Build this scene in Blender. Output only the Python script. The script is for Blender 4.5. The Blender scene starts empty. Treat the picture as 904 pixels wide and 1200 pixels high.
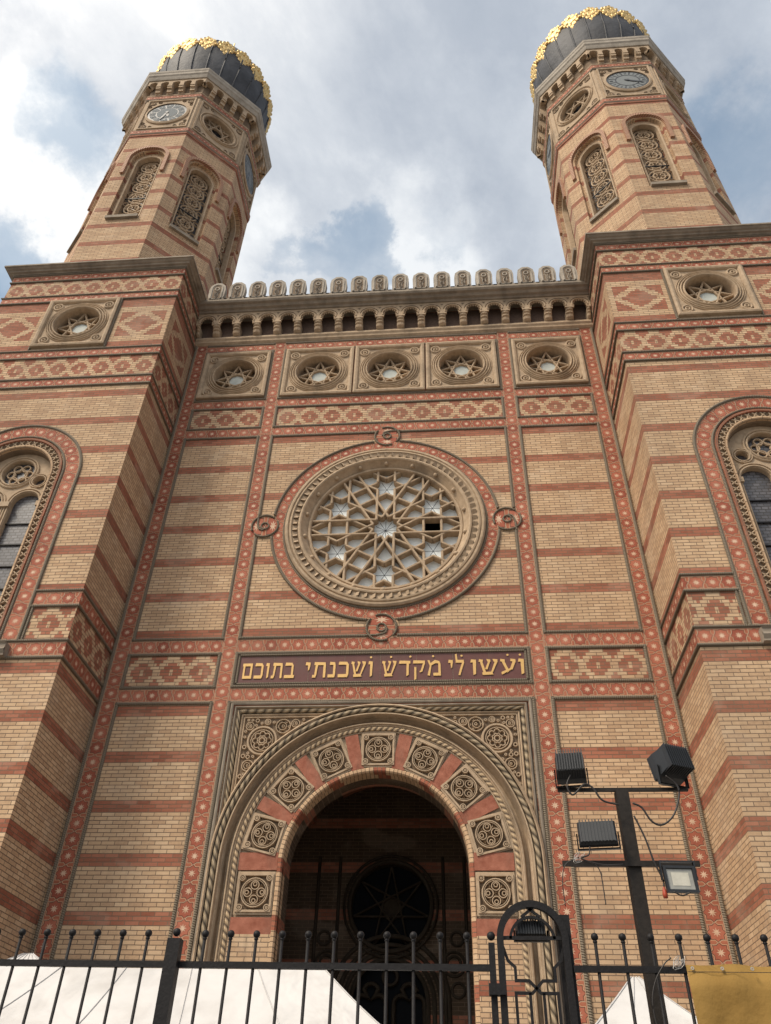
import bpy, math, random
from mathutils import Vector, Matrix
from mathutils.geometry import tessellate_polygon
random.seed(7)
PI = math.pi
sc = bpy.context.scene
COL = sc.collection
R = math.radians

# ------------------------------------------------------------------ node helpers
class X:
    """a value socket with arithmetic"""
    def __init__(s, nt, k): s.nt, s.k = nt, k
    def op(s, o, *a, clamp=False):
        n = s.nt.nodes.new('ShaderNodeMath'); n.operation = o; n.use_clamp = clamp
        for i, v in enumerate((s,) + a):
            if isinstance(v, X): s.nt.links.new(v.k, n.inputs[i])
            else: n.inputs[i].default_value = v
        return X(s.nt, n.outputs[0])
    def __add__(s, b): return s.op('ADD', b)
    def __sub__(s, b): return s.op('SUBTRACT', b)
    def __mul__(s, b): return s.op('MULTIPLY', b)
    def __truediv__(s, b): return s.op('DIVIDE', b)
    def lt(s, b): return s.op('LESS_THAN', b)
    def gt(s, b): return s.op('GREATER_THAN', b)
    def fract(s): return s.op('FRACT')
    def floor(s): return s.op('FLOOR')
    def abs(s): return s.op('ABSOLUTE')
    def max(s, b): return s.op('MAXIMUM', b)
    def min(s, b): return s.op('MINIMUM', b)
    def step(s, a, b): # smooth 0..1
        n = s.nt.nodes.new('ShaderNodeMapRange'); n.interpolation_type = 'SMOOTHSTEP'
        s.nt.links.new(s.k, n.inputs['Value']); n.inputs['From Min'].default_value = a; n.inputs['From Max'].default_value = b
        return X(s.nt, n.outputs['Result'])

class Mat:
    def __init__(s, name, rough=.8, spec=.3):
        s.m = bpy.data.materials.new(name); s.m.use_nodes = True; s.nt = s.m.node_tree
        s.b = s.nt.nodes['Principled BSDF']; s.b.inputs['Roughness'].default_value = rough
        s.b.inputs['Specular IOR Level'].default_value = spec
    def new(s, t, **kw):
        n = s.nt.nodes.new(t)
        for k, v in kw.items(): setattr(n, k, v)
        return n
    def uv(s):
        n = s.new('ShaderNodeUVMap'); q = s.new('ShaderNodeSeparateXYZ'); s.nt.links.new(n.outputs[0], q.inputs[0])
        return X(s.nt, q.outputs[0]), X(s.nt, q.outputs[1])
    def pos(s):
        return s.new('ShaderNodeNewGeometry').outputs['Position']
    def comb(s, a, b, c=0.):
        n = s.new('ShaderNodeCombineXYZ')
        for i, v in enumerate((a, b, c)):
            if isinstance(v, X): s.nt.links.new(v.k, n.inputs[i])
            else: n.inputs[i].default_value = v
        return n.outputs[0]
    def noise(s, vec, scale, detail=4, rough=.55, out='Fac', dist=0.):
        n = s.new('ShaderNodeTexNoise'); n.inputs['Scale'].default_value = scale; n.inputs['Detail'].default_value = detail
        n.inputs['Roughness'].default_value = rough; n.inputs['Distortion'].default_value = dist
        s.nt.links.new(vec, n.inputs['Vector']); return X(s.nt, n.outputs[out])
    def scaled(s, vec, sx, sy, sz):
        n = s.new('ShaderNodeMapping'); n.inputs['Scale'].default_value = (sx, sy, sz)
        s.nt.links.new(vec, n.inputs['Vector']); return n.outputs[0]
    def ramp(s, fac, stops):
        n = s.new('ShaderNodeValToRGB'); e = n.color_ramp.elements
        while len(e) < len(stops): e.new(.5)
        for q, (p, c) in zip(e, stops): q.position = p; q.color = (*c, 1)
        s.nt.links.new(fac.k, n.inputs[0]); return n.outputs[0]
    def mix(s, f, a, b, mode='MIX'):
        n = s.new('ShaderNodeMix'); n.data_type = 'RGBA'; n.blend_type = mode
        for i, v in ((0, f), (6, a), (7, b)):
            if isinstance(v, X): s.nt.links.new(v.k, n.inputs[i])
            elif isinstance(v, (int, float)): n.inputs[i].default_value = v
            elif isinstance(v, tuple): n.inputs[i].default_value = (*v, 1)
            else: s.nt.links.new(v, n.inputs[i])
        return n.outputs[2]
    def grey(s, x):
        n = s.new('ShaderNodeCombineColor')
        for i in range(3): s.nt.links.new(x.k, n.inputs[i])
        return n.outputs[0]
    def base(s, c):
        if isinstance(c, tuple): s.b.inputs['Base Color'].default_value = (*c, 1)
        else: s.nt.links.new(c, s.b.inputs['Base Color'])
    def bump(s, h, dist=.005, strength=1.):
        n = s.new('ShaderNodeBump'); n.inputs['Distance'].default_value = dist; n.inputs['Strength'].default_value = strength
        s.nt.links.new(h.k, n.inputs['Height']); s.nt.links.new(n.outputs[0], s.b.inputs['Normal'])

TAN = [(0., (.43, .275, .165)), (.25, (.535, .355, .215)), (.6, (.60, .41, .25)), (1., (.665, .48, .31))]
RED = [(0., (.25, .082, .048)), (.5, (.35, .122, .072)), (1., (.43, .17, .105))]
MORTAR = (.18, .125, .085)

def brick_mat(name, z0=0., period=1.04, stripes=True, diamond=None, all_red=False, bw=.27, mort=.014, tan=TAN):
    M = Mat(name, .85, .2); u, v = M.uv(); h = period / 13
    vv = v - z0
    br = M.new('ShaderNodeTexBrick'); br.offset = .5
    for k, val in (('Scale', 1.), ('Mortar Size', mort / 2), ('Mortar Smooth', .15), ('Brick Width', bw), ('Row Height', h)):
        br.inputs[k].default_value = val
    br.inputs['Color1'].default_value = (0, 0, 0, 1); br.inputs['Color2'].default_value = (1, 1, 1, 1)
    br.inputs['Mortar'].default_value = (.5, .5, .5, 1)
    wob = M.noise(M.pos(), 3., 2)
    M.nt.links.new(M.comb(u, vv + (wob - .5) * .006), br.inputs['Vector'])
    rnd = X(M.nt, br.outputs['Color']); mf = X(M.nt, br.outputs['Fac'])
    fine = M.noise(M.pos(), 22., 3)
    t = M.ramp(rnd * .75 + fine * .7 - .22, tan); r = M.ramp(rnd * .8 + fine * .7 - .25, RED)
    if all_red: c = r
    else:
        row = (vv / h).floor()
        if diamond:
            P, a, b, kind = diamond
            zc = (row + .5) * h; uq = ((u / .0675).floor() + .5) * .0675
            def lat(off_u, off_z, aa, bb):
                x = ((((u + off_u) / P + .5).fract() - .5) * P / .0675 + .5).floor() * .0675
                return x.abs() / aa + (zc - off_z).abs() / bb
            if kind == 'lattice':
                m1 = lat(0, 0, a, b).lt(1.); pale = lat(0, 0, .11, .05).lt(1.)
                m2 = lat(P / 2, .40, a * .8, b * .8).lt(1.); m3 = lat(P / 2, -.40, a * .8, b * .8).lt(1.)
                mask = m1.max(m2).max(m3) * (pale * -1 + 1)
            else:   # one large diamond with four corner pieces, red courses above and below
                x = uq.abs(); z = zc.abs()
                m1 = (x / a + z / b).lt(1.); pale = (x / .14 + z / .05).lt(1.)
                corner = (x / a + z / b).gt(1.52) * x.lt(a * 1.32) * z.lt(b * 1.3)
                courses = z.gt(kind)
                mask = m1.max(corner).max(courses) * (pale * -1 + 1)
            c = M.mix(mask, t, r)
        elif stripes:
            s = (vv * -1 / period).fract().lt(3 / 13 - .003)
            c = M.mix(s, t, r)
        else: c = t
    c = M.mix(mf, c, MORTAR)
    g = M.noise(M.pos(), .35, 5, .6); g2 = M.noise(M.scaled(M.pos(), 1.4, 1.4, .16), 1.3, 4, .6)
    dirt = (g * .55 + g2 * .6).step(.32, .78)
    patch = M.noise(M.scaled(M.pos(), 1, 1, 1.6), .9, 3, .5, dist=.6).step(.56, .66)
    c = M.mix(patch * .30, c, M.mix(.5, c, (.62, .50, .38)))
    c = M.mix(dirt * -.42 + .43, c, (.20, .145, .10))
    soot = M.noise(M.scaled(M.pos(), 3., 3., .22), 1.1, 5, .65).step(.60, .80)
    c = M.mix(soot * .35, c, (.10, .075, .055))
    M.base(c); M.bump(mf * -1 + fine * .25, .007)
    return M.m

def stone_mat(name, c0, c1, scale=9., rough=.85, bump=.004, grime=(.10, .08, .06), amt=.5):
    M = Mat(name, rough, .25); p = M.pos()
    n = M.noise(p, scale, 6); c = M.ramp(n, [(.25, c0), (.75, c1)])
    g = M.noise(M.scaled(p, 1, 1, .5), 1.6, 5, .65).step(.45, .75)
    c = M.mix(g * amt, c, grime); M.base(c); M.bump(M.noise(p, scale * 5, 4), bump)
    return M.m

def rope_mat(name, c0, c1, pitch=.04):
    M = Mat(name, .7, .4); u, v = M.uv()
    w = ((u / pitch + v * 6.).fract() - .5).abs() * 2
    c = M.ramp(w * .8 + M.noise(M.pos(), 14., 3) * .3, [(.15, c0), (.8, c1)])
    M.base(c); M.bump(w, .012); return M.m

def tile_mat(name):
    M = Mat(name, .75, .15); u, v = M.uv()
    x = u.fract() - .5; y = v - .5
    r = (x * x + y * y).op('SQRT'); th = y.op('ARCTAN2', x)
    a = th.op('PINGPONG', PI / 8)
    cx, sx = r * a.op('COSINE'), r * a.op('SINE')
    def star(Ro, Ri):
        s8, c8 = math.sin(PI / 8), math.cos(PI / 8)
        nx, ny = Ri * s8, Ro - Ri * c8; L = math.hypot(nx, ny); nx /= L; ny /= L
        return cx * nx + sx * ny - Ro * nx
    core = star(.25, .10).lt(0.); seam = star(.50, .375).abs().lt(.014)
    seam2 = star(.50, .375).abs().step(.012, .05)
    curve = (((u + .5).fract() - .5) - (y * 5.2).op('SINE') * .13).abs().lt(.02)
    n = M.noise(M.pos(), 16., 4)
    cell = X(M.nt, M.comb(0, 0));
    wn = M.new('ShaderNodeTexWhiteNoise'); wn.noise_dimensions = '2D'
    M.nt.links.new(M.comb(u.floor(), v.floor()), wn.inputs['Vector']); rn = X(M.nt, wn.outputs['Value'])
    red = M.ramp(n * .6 + rn * .5, [(.2, (.26, .072, .046)), (.55, (.355, .11, .068)), (.9, (.44, .165, .105))])
    pale = M.ramp(n, [(.3, (.52, .34, .23)), (.8, (.72, .53, .39))])
    c = M.mix(star(.50, .375).gt(0.) * .35, red, (.36, .15, .08))
    c = M.mix(seam, c, (.11, .06, .045)); c = M.mix(star(.56, .42).abs().lt(.016), c, (.50, .32, .20))
    c = M.mix(curve, c, (.46, .32, .22)); c = M.mix(core, c, pale)
    c = M.mix(y.abs().gt(.455), c, (.40, .29, .2))
    g = M.noise(M.pos(), .9, 5, .6).step(.45, .8)
    c = M.mix(g * .35, c, (.14, .09, .065))
    M.base(c); M.bump(core * .6 - seam - curve, .008)
    return M.m

def plain_mat(name, c, rough=.5, spec=.5, metal=0., nscale=0, namt=.15, bump=0):
    M = Mat(name, rough, spec); M.b.inputs['Metallic'].default_value = metal
    n = M.noise(M.pos(), nscale or 30., 4)
    M.base(M.ramp(n, [(.2, tuple(k * (1 - namt) for k in c)), (.8, tuple(min(1, k * (1 + namt)) for k in c))]))
    if bump: M.bump(n, bump)
    return M.m

MT = dict(
    brick_up=brick_mat('brick_wall_upper', 17.45, 1.046),
    brick_lo=brick_mat('brick_wall_lower', 9.265, 1.03),
    brick_tur=brick_mat('brick_turret', 32.15, 1.06),
    brick_tan=brick_mat('brick_plain_tan', 0, 1.04, stripes=False),
    brick_red=brick_mat('brick_plain_red', 0, 1.04, all_red=True),
    brick_dia=brick_mat('brick_diamond_band', -.04, 1.04, diamond=(.63, .27, .27, 'lattice')),
    brick_big=brick_mat('brick_large_diamond', -.04, 1.04, diamond=(1., .50, .44, .83)),
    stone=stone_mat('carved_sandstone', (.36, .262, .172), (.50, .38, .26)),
    stone_d=stone_mat('carved_sandstone_shadowed_bed', (.15, .105, .068), (.21, .15, .10)),  # darker copy of the sandstone, shade of undercut carving put into the colour
    stone_v=stone_mat('vestibule_stone_painted_shade', (.03, .022, .014), (.055, .040, .026)),  # vestibule stone, the shade behind the portal painted into its near-black colour
    brick_vest=brick_mat('brick_vestibule_painted_shade', 9.265, 1.03, tan=[(0., (.048, .032, .02)), (1., (.088, .06, .037))]),  # darkened copy of the striped brick, with the vestibule's shade in its colour
    stone_g=stone_mat('weathered_grey_stone', (.30, .265, .22), (.45, .40, .335), 5.),
    cornice=stone_mat('dark_cornice_stone', (.20, .165, .13), (.35, .295, .23), 4.),
    vous=stone_mat('red_voussoir_stone', (.23, .075, .045), (.40, .16, .105), 7.),
    rope=rope_mat('grey_rope_moulding', (.115, .09, .062), (.215, .175, .125)),
    rope_s=rope_mat('stone_rope_moulding', (.15, .11, .07), (.38, .295, .19), .15),
    rope_r=rope_mat('red_dentil_brick', (.22, .075, .05), (.44, .27, .16), .10),
    tile=tile_mat('star_tile_border'),
    recess=stone_mat('dark_recess_brick', (.09, .06, .047), (.15, .10, .076), 14.),  # dark brown back wall behind the small cornice arches
    slot=rope_mat('slotted_stone_roll', (.045, .032, .02), (.40, .31, .20), .19),
    zig=rope_mat('zigzag_brick_band', (.07, .045, .03), (.52, .38, .23), .12),
    lead=plain_mat('leaded_dark_glass', (.022, .026, .034), .12, .8),
    gold=plain_mat('gilding', (.80, .58, .26), .5, .4, .6, 9, .25, .01),
    maroon=stone_mat('maroon_glazed_panel', (.115, .048, .042), (.15, .065, .058), 5., .35, .002),
    letter=plain_mat('gold_letter', (.62, .39, .14), .5, .4, .2),
    dome=None, glass=None,
    iron=plain_mat('black_painted_iron', (.010, .009, .0095), .55, .25, .0, 60, .4, .002),
    mast=plain_mat('dark_brown_steel', (.020, .016, .013), .6, .25, 0, 40, .4, .002),
    lampblk=plain_mat('black_lamp_housing', (.020, .022, .025), .4, .4),
    cable=plain_mat('black_cable', (.02, .016, .014), .5),
    wire=plain_mat('bare_metal_tie', (.45, .43, .4), .4, .5, .4),
    orange=plain_mat('red_plug', (.35, .05, .02), .5),
    clockface=plain_mat('clock_dial', (.23, .245, .25), .8, .05), clockblk=plain_mat('clock_black', (.03, .032, .035), .4),
    clockblue=plain_mat('clock_blue_enamel', (.22, .32, .38), .35),
)

def soldier_mat():
    M = Mat('arch_edge_bricks', .8, .2); u, v = M.uv(); fr_ = (u / .085).fract(); idx = (u / .085).floor()
    wn = M.new('ShaderNodeTexWhiteNoise'); wn.noise_dimensions = '1D'; M.nt.links.new(idx.k, wn.inputs['W']); rn = X(M.nt, wn.outputs['Value'])
    red = ((u + .0) / .995 + .11).fract().lt(.26)
    c = M.mix(red, M.ramp(rn * .6 + M.noise(M.pos(), 20., 3) * .4, TAN), M.ramp(rn * .6 + M.noise(M.pos(), 20., 3) * .4, RED))
    g = fr_.lt(.13); M.base(M.mix(g, c, MORTAR)); M.bump(g * -1, .008); return M.m
MT['soldier'] = soldier_mat()
def glass_mat():
    M = Mat('pale_leaded_glass', .5, .2); u, v = M.uv()
    r = (u * u + v * v).op('SQRT'); n = M.noise(M.pos(), 2.2, 4)
    c = M.ramp(n, [(.3, (.66, .72, .73)), (.7, (.84, .88, .87))])
    M.base(c); M.bump(M.noise(M.pos(), 6., 3), .01)
    return M.m
MT['glass'] = glass_mat()
def leaded_mat():
    M = Mat('dark_leaded_window', .3, .5); u, v = M.uv()
    br = M.new('ShaderNodeTexBrick'); br.offset = .5
    for k, val in (('Scale', 1.), ('Mortar Size', .010), ('Mortar Smooth', .1), ('Brick Width', .15), ('Row Height', .085)): br.inputs[k].default_value = val
    br.inputs['Color1'].default_value = (.055, .06, .072, 1); br.inputs['Color2'].default_value = (.15, .15, .165, 1); br.inputs['Mortar'].default_value = (.02, .018, .016, 1)
    M.nt.links.new(M.comb(u, v), br.inputs['Vector'])
    M.base(M.mix(M.noise(M.pos(), 3., 3) * .6, br.outputs['Color'], (.10, .085, .08)))
    M.bump(X(M.nt, br.outputs['Color']) , .02); return M.m
MT['leaded'] = leaded_mat()
MT['glass_o'] = plain_mat('old_greenish_glass', (.46, .49, .46), .6, .15, 0, 5, .15)
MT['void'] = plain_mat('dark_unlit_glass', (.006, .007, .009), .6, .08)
def dome_mat():
    M = Mat('dark_dome_sheet', .62, .3); p = M.pos()
    n = M.noise(p, 1.2, 5); M.base(M.ramp(n, [(.3, (.035, .036, .04)), (.7, (.075, .078, .088))]))
    M.bump(M.noise(p, 5., 3), .02); return M.m
MT['dome'] = dome_mat()

# ------------------------------------------------------------------ mesh helpers
class F:
    """local frame: u, v in the plane, w towards the viewer"""
    def __init__(s, o, U, V, N=None):
        s.o, s.U, s.V = Vector(o), Vector(U).normalized(), Vector(V).normalized()
        s.N = Vector(N).normalized() if N else s.U.cross(s.V)
    def __call__(s, u, v, w=0.): return s.o + s.U * u + s.V * v + s.N * w
    def at(s, u, v, w=0., rot=0.):
        c, q = math.cos(rot), math.sin(rot)
        return F(s(u, v, w), s.U * c + s.V * q, s.V * c - s.U * q, s.N)
def wallf(x, y, z, ang):
    n = Vector((math.cos(ang), math.sin(ang), 0)); return F((x, y, z), (-n.y, n.x, 0), (0, 0, 1), n)

class MB:
    def __init__(s): s.v, s.f, s.uv, s.mi, s.mats, s.sm = [], [], [], [], [], []
    def mat(s, m):
        if isinstance(m, str): m = MT[m]
        if m not in s.mats: s.mats.append(m)
        return s.mats.index(m)
    def face(s, pts, m, uv=None, smooth=False):
        b = len(s.v); s.v += [tuple(p) for p in pts]; s.f.append(tuple(range(b, b + len(pts))))
        s.uv.append(uv or autouv(pts)); s.mi.append(s.mat(m)); s.sm.append(smooth)
    def build(s, name, parent=None, weld=True):
        me = bpy.data.meshes.new(name); me.from_pydata(s.v, [], s.f)
        for m in s.mats: me.materials.append(m)
        me.polygons.foreach_set('material_index', s.mi); me.polygons.foreach_set('use_smooth', s.sm)
        l = me.uv_layers.new(name='UVMap'); flat = [c for q in s.uv for p in q for c in p]; l.data.foreach_set('uv', flat)
        if weld and any(s.sm):
            import bmesh
            bm = bmesh.new(); bm.from_mesh(me); bmesh.ops.remove_doubles(bm, verts=bm.verts, dist=1e-5); bm.to_mesh(me); bm.free()
        me.update(); o = bpy.data.objects.new(name, me); COL.objects.link(o)
        if parent: o.parent = parent
        return o
def autouv(pts):
    n = Vector((0, 0, 0)); P = [Vector(p) for p in pts]
    for i in range(1, len(P) - 1): n += (P[i] - P[0]).cross(P[i + 1] - P[0])
    if n.length < 1e-12: return [(0, 0)] * len(P)
    n.normalize()
    if abs(n.z) > .9: return [(p.x, p.y) for p in P]
    h = Vector((-n.y, n.x, 0)).normalized(); return [(p.dot(h), p.z) for p in P]

def rect(mb, f, u0, v0, u1, v1, w, m, uv=None):
    mb.face([f(u0, v0, w), f(u1, v0, w), f(u1, v1, w), f(u0, v1, w)], m, uv)
def box(mb, f, u0, v0, w0, u1, v1, w1, m, skip=''):
    a = [f(u, v, w) for w in (w0, w1) for v in (v0, v1) for u in (u0, u1)]
    for k, q in (('b', (0, 2, 3, 1)), ('f', (4, 5, 7, 6)), ('d', (0, 1, 5, 4)), ('t', (2, 6, 7, 3)), ('l', (0, 4, 6, 2)), ('r', (1, 3, 7, 5))):
        if k not in skip: mb.face([a[i] for i in q], m)
def plate(mb, f, outer, holes, w, m, back=None, edge_m=None, outer_edge=False, luv=False):
    loops = [outer] + holes; pts = [p for l in loops for p in l]
    tri = tessellate_polygon([[Vector((p[0], p[1], 0)) for p in l] for l in loops])
    for t in tri:
        q = [pts[i] for i in t]
        if (q[1][0] - q[0][0]) * (q[2][1] - q[0][1]) - (q[1][1] - q[0][1]) * (q[2][0] - q[0][0]) < 0: q = q[::-1]
        mb.face([f(a, b, w) for a, b in q], m, [(a, b) for a, b in q] if luv else None)
    if back is not None:
        for l in holes + ([outer] if outer_edge else []):
            for i in range(len(l)):
                a, b = l[i], l[(i + 1) % len(l)]
                mb.face([f(*a, w), f(*b, w), f(*b, back), f(*a, back)], edge_m or m)
def circ(cx, cy, r, n=48, a0=0., a1=2 * PI, close=False):
    k = n if not close else n + 1
    return [(cx + r * math.cos(a0 + (a1 - a0) * i / n), cy + r * math.sin(a0 + (a1 - a0) * i / n)) for i in range(k)]
def arc(cx, cy, r, d0, d1, n=24): return circ(cx, cy, r, n, R(d0), R(d1), True)
def archpts(cx, z0, zs, r, n=20):  # closed outline of a round-headed opening
    return [(cx - r, z0), (cx + r, z0)] + arc(cx, zs, r, 0, 180, n)
def sweep(mb, f, path, prof, m, closed=False, smooth=False, uscale=1., vfit=None, capends=True, u0=0., ufit=None):
    """profile (offset to the left of the path, height w) swept along an in-plane path with mitred corners"""
    P = [Vector(p) for p in path]; n = len(P); L = [0.]
    for i in range(1, n + (1 if closed else 0)): L.append(L[-1] + (P[i % n] - P[i - 1]).length)
    if ufit: uscale = max(1, round(L[-1] / ufit)) / L[-1]
    rows = []
    for i in range(n):
        if closed: a, b = P[i] - P[i - 1], P[(i + 1) % n] - P[i]
        else: a = P[i] - P[i - 1] if i else P[1] - P[0]; b = P[i + 1] - P[i] if i < n - 1 else a
        a = a.normalized(); b = b.normalized(); na, nb = Vector((-a.y, a.x)), Vector((-b.y, b.x))
        mi = na + nb
        if mi.length < 1e-6: mi = na
        mi.normalize(); k = 1 / max(.35, mi.dot(na)); mi *= k
        rows.append([f(P[i].x + mi.x * o, P[i].y + mi.y * o, w) for o, w in prof])
    q = [0.]
    for j in range(1, len(prof)): q.append(q[-1] + math.hypot(prof[j][0] - prof[j - 1][0], prof[j][1] - prof[j - 1][1]))
    T = vfit if vfit else 1. ; vv = [t / q[-1] if vfit else t for t in q]
    segs = n if closed else n - 1
    for i in range(segs):
        r0, r1 = rows[i], rows[(i + 1) % n]
        for j in range(len(prof) - 1):
            mb.face([r0[j + 1], r1[j + 1], r1[j], r0[j]], m,
                    [(u0 + L[i] * uscale, vv[j + 1]), (u0 + L[i + 1] * uscale, vv[j + 1]), (u0 + L[i + 1] * uscale, vv[j]), (u0 + L[i] * uscale, vv[j])], smooth)
    if not closed and capends and len(prof) > 2:
        mb.face(rows[0], m); mb.face(rows[-1][::-1], m)
def half(r, h, w0=0., n=4, off=0.):  # half-round profile
    return [(off + r * math.cos(PI * i / n), w0 + h * math.sin(PI * i / n)) for i in range(n + 1)]
def slabp(o0, o1, w0, w1): return [(o1, w0), (o1, w1), (o0, w1), (o0, w0)]
def bar(mb, f, p, q, hw, w0, w1, m, chamfer=.45):
    sweep(mb, f, [p, q], [(hw, w0), (hw, w1 - hw * .6), (hw * chamfer, w1), (-hw * chamfer, w1), (-hw, w1 - hw * .6), (-hw, w0)], m, capends=True)
def tube(mb, pts, r, m, n=6, smooth=True, cap=True):
    P = [Vector(p) for p in pts]; rows = []
    up = Vector((0, 0, 1))
    for i, p in enumerate(P):
        t = (P[min(i + 1, len(P) - 1)] - P[max(i - 1, 0)]).normalized()
        a = t.cross(up); a = a.normalized() if a.length > .05 else t.cross(Vector((1, 0, 0))).normalized()
        b = t.cross(a)
        rr = r[i] if isinstance(r, (list, tuple)) else r
        rows.append([p + (a * math.cos(2 * PI * k / n) + b * math.sin(2 * PI * k / n)) * rr for k in range(n)])
    for i in range(len(rows) - 1):
        for k in range(n):
            mb.face([rows[i][k], rows[i][(k + 1) % n], rows[i + 1][(k + 1) % n], rows[i + 1][k]], m, smooth=smooth)
    if cap: mb.face(rows[0][::-1], m); mb.face(rows[-1], m)
def lathe(mb, f, prof, m, n=24, smooth=True, a0=0., a1=2 * PI):
    """profile (radius, height along w) round the frame's origin"""
    for i in range(n):
        t0, t1 = a0 + (a1 - a0) * i / n, a0 + (a1 - a0) * (i + 1) / n
        for (r0, h0), (r1, h1) in zip(prof, prof[1:]):
            q = [f(r0 * math.cos(t0), r0 * math.sin(t0), h0), f(r0 * math.cos(t1), r0 * math.sin(t1), h0), f(r1 * math.cos(t1), r1 * math.sin(t1), h1), f(r1 * math.cos(t0), r1 * math.sin(t0), h1)]
            if r0 < 1e-6: q = q[1:]
            if r1 < 1e-6: q = q[:-1] if r0 >= 1e-6 else q
            mb.face(q, m, smooth=smooth)
def ball(mb, c, r, m, n=10, sz=1.):
    lathe(mb, F(c, (1, 0, 0), (0, 1, 0)), [(r * math.sin(PI * i / (n // 2 + 1)) if 0 < i < n // 2 + 1 else 0, -r * sz * math.cos(PI * i / (n // 2 + 1))) for i in range(n // 2 + 2)], m, n)
def empty(name, loc=(0, 0, 0)):
    o = bpy.data.objects.new(name, None); COL.objects.link(o); o.location = loc; o.empty_display_size = .3; return o
def tag(o, label, cat, group=None, kind=None):
    if label: o['label'] = label
    if cat: o['category'] = cat
    if group: o['group'] = group
    if kind: o['kind'] = kind
    return o

# ------------------------------------------------------------------ shared ornament
def strip(name, parent, f, p, q, wid=.48, mould=.075, w=.012, tile_len=.315, gaps0=(), gaps1=(), round_up=.035, ends=(0, 0)):
    """star-tile border between two rope mouldings, from p to q"""
    mb = MB(); p, q = Vector(p), Vector(q); d = (q - p).normalized(); n = Vector((-d.y, d.x)); hw = wid / 2
    sweep(mb, f, [p, q], [(hw - mould, w), (-hw + mould, w)], 'tile', vfit=1, ufit=tile_len)
    L = (q - p).length
    for sgn, gaps in ((1, gaps0), (-1, gaps1)):
        segs = []; t = 0.
        for a, b in sorted(gaps): segs.append((t, a)); t = b
        segs.append((t, L))
        for a, b in segs:
            if b - a > .01: sweep(mb, f, [p + d * a, p + d * b], half(mould / 2, round_up, w, 4, sgn * (hw - mould / 2)), 'rope', smooth=False)
    return mb.build(name, parent)

def scroll_panel(mb, f, s, m='stone', w=0., h=.045):
    """square interlace: ring with four corner loops, four inner circles, centre flower"""
    t = s * .058
    def rg(cx, cy, r, tt=t, n=24, hh=h): sweep(mb, f, circ(cx, cy, r, n), half(tt, hh, w, 3), m, closed=True)
    rg(0, 0, s * .80); rg(0, 0, s * .70, t * .5)
    for a in range(4):
        c, q = math.cos(PI / 4 + a * PI / 2), math.sin(PI / 4 + a * PI / 2)
        rg(c * s * 1.16, q * s * 1.16, s * .16, t * .9, 14); rg(c * s * 1.16, q * s * 1.16, s * .06, t * .8, 8)
        c2, q2 = math.cos(a * PI / 2), math.sin(a * PI / 2)
        rg(c2 * s * .40, q2 * s * .40, s * .24, t * .8, 16)
        rg(c2 * s * .46, q2 * s * .46, s * .11, t * .7, 10)
        for k in (-1, 1):   # leaves between
            e = a * PI / 2 + PI / 4 + k * .20
            sweep(mb, f, [(math.cos(e) * s * .25, math.sin(e) * s * .25), (math.cos(e - k * .1) * s * .42, math.sin(e - k * .1) * s * .42), (math.cos(e - k * .32) * s * .60, math.sin(e - k * .32) * s * .60)], half(t * .8, h * .8, w, 2), m)
    for a in range(8):
        e = a * PI / 4
        sweep(mb, f, [(math.cos(e) * s * .05, math.sin(e) * s * .05), (math.cos(e) * s * .17, math.sin(e) * s * .17)], half(t * .8, h * .8, w, 2), m)

def rosette_parts(mb, f, s, hole=.62, tips=8, m='stone'):
    """square stone frame, ring mouldings round a recessed star-traceried opening; s = half side"""
    plate(mb, f, [(-s, -s), (s, -s), (s, s), (-s, s)], [circ(0, 0, s * hole, 40)], .03, m, back=-.28)
    sq = [(-s, -s), (s, -s), (s, s), (-s, s)]
    sweep(mb, f, sq, [(0, .0), (0, .10), (s * .05, .12), (s * .10, .10), (s * .13, .05), (s * .13, .03)], m, closed=True)
    for r, t, h in ((.65, .03, .09), (.725, .026, .07), (.79, .022, .06), (.84, .014, .04)):
        sweep(mb, f, circ(0, 0, s * r, 48), half(s * t, h, .03, 4), m, closed=True, smooth=True)
    for a in range(4):
        c, q = math.cos(PI / 4 + a * PI / 2), math.sin(PI / 4 + a * PI / 2)
        for r, t in ((.125, .028), (.05, .022)):
            sweep(mb, f, circ(c * s * 1.015, q * s * 1.015, s * r, 16), half(s * t, .05, .03, 3), m, closed=True, smooth=True)
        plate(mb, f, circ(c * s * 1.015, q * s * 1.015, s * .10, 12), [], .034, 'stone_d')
        for k in (-1, 1):   # flat dark triangles beside the corner ring, painted shade of sinkings
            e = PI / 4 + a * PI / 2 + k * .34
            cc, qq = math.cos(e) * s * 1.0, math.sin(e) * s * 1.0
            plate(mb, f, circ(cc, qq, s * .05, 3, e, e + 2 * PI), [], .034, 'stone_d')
def star_tracery(mb, f, r, tips, step, hw, w0, w1, m='stone', rot=PI / 2):
    T = [(r * math.cos(rot + 2 * PI * i / tips), r * math.sin(rot + 2 * PI * i / tips)) for i in range(tips)]
    for i in range(tips): bar(mb, f, T[i], T[(i + step) % tips], hw, w0, w1 - (i % 2) * .004, m)
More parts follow.
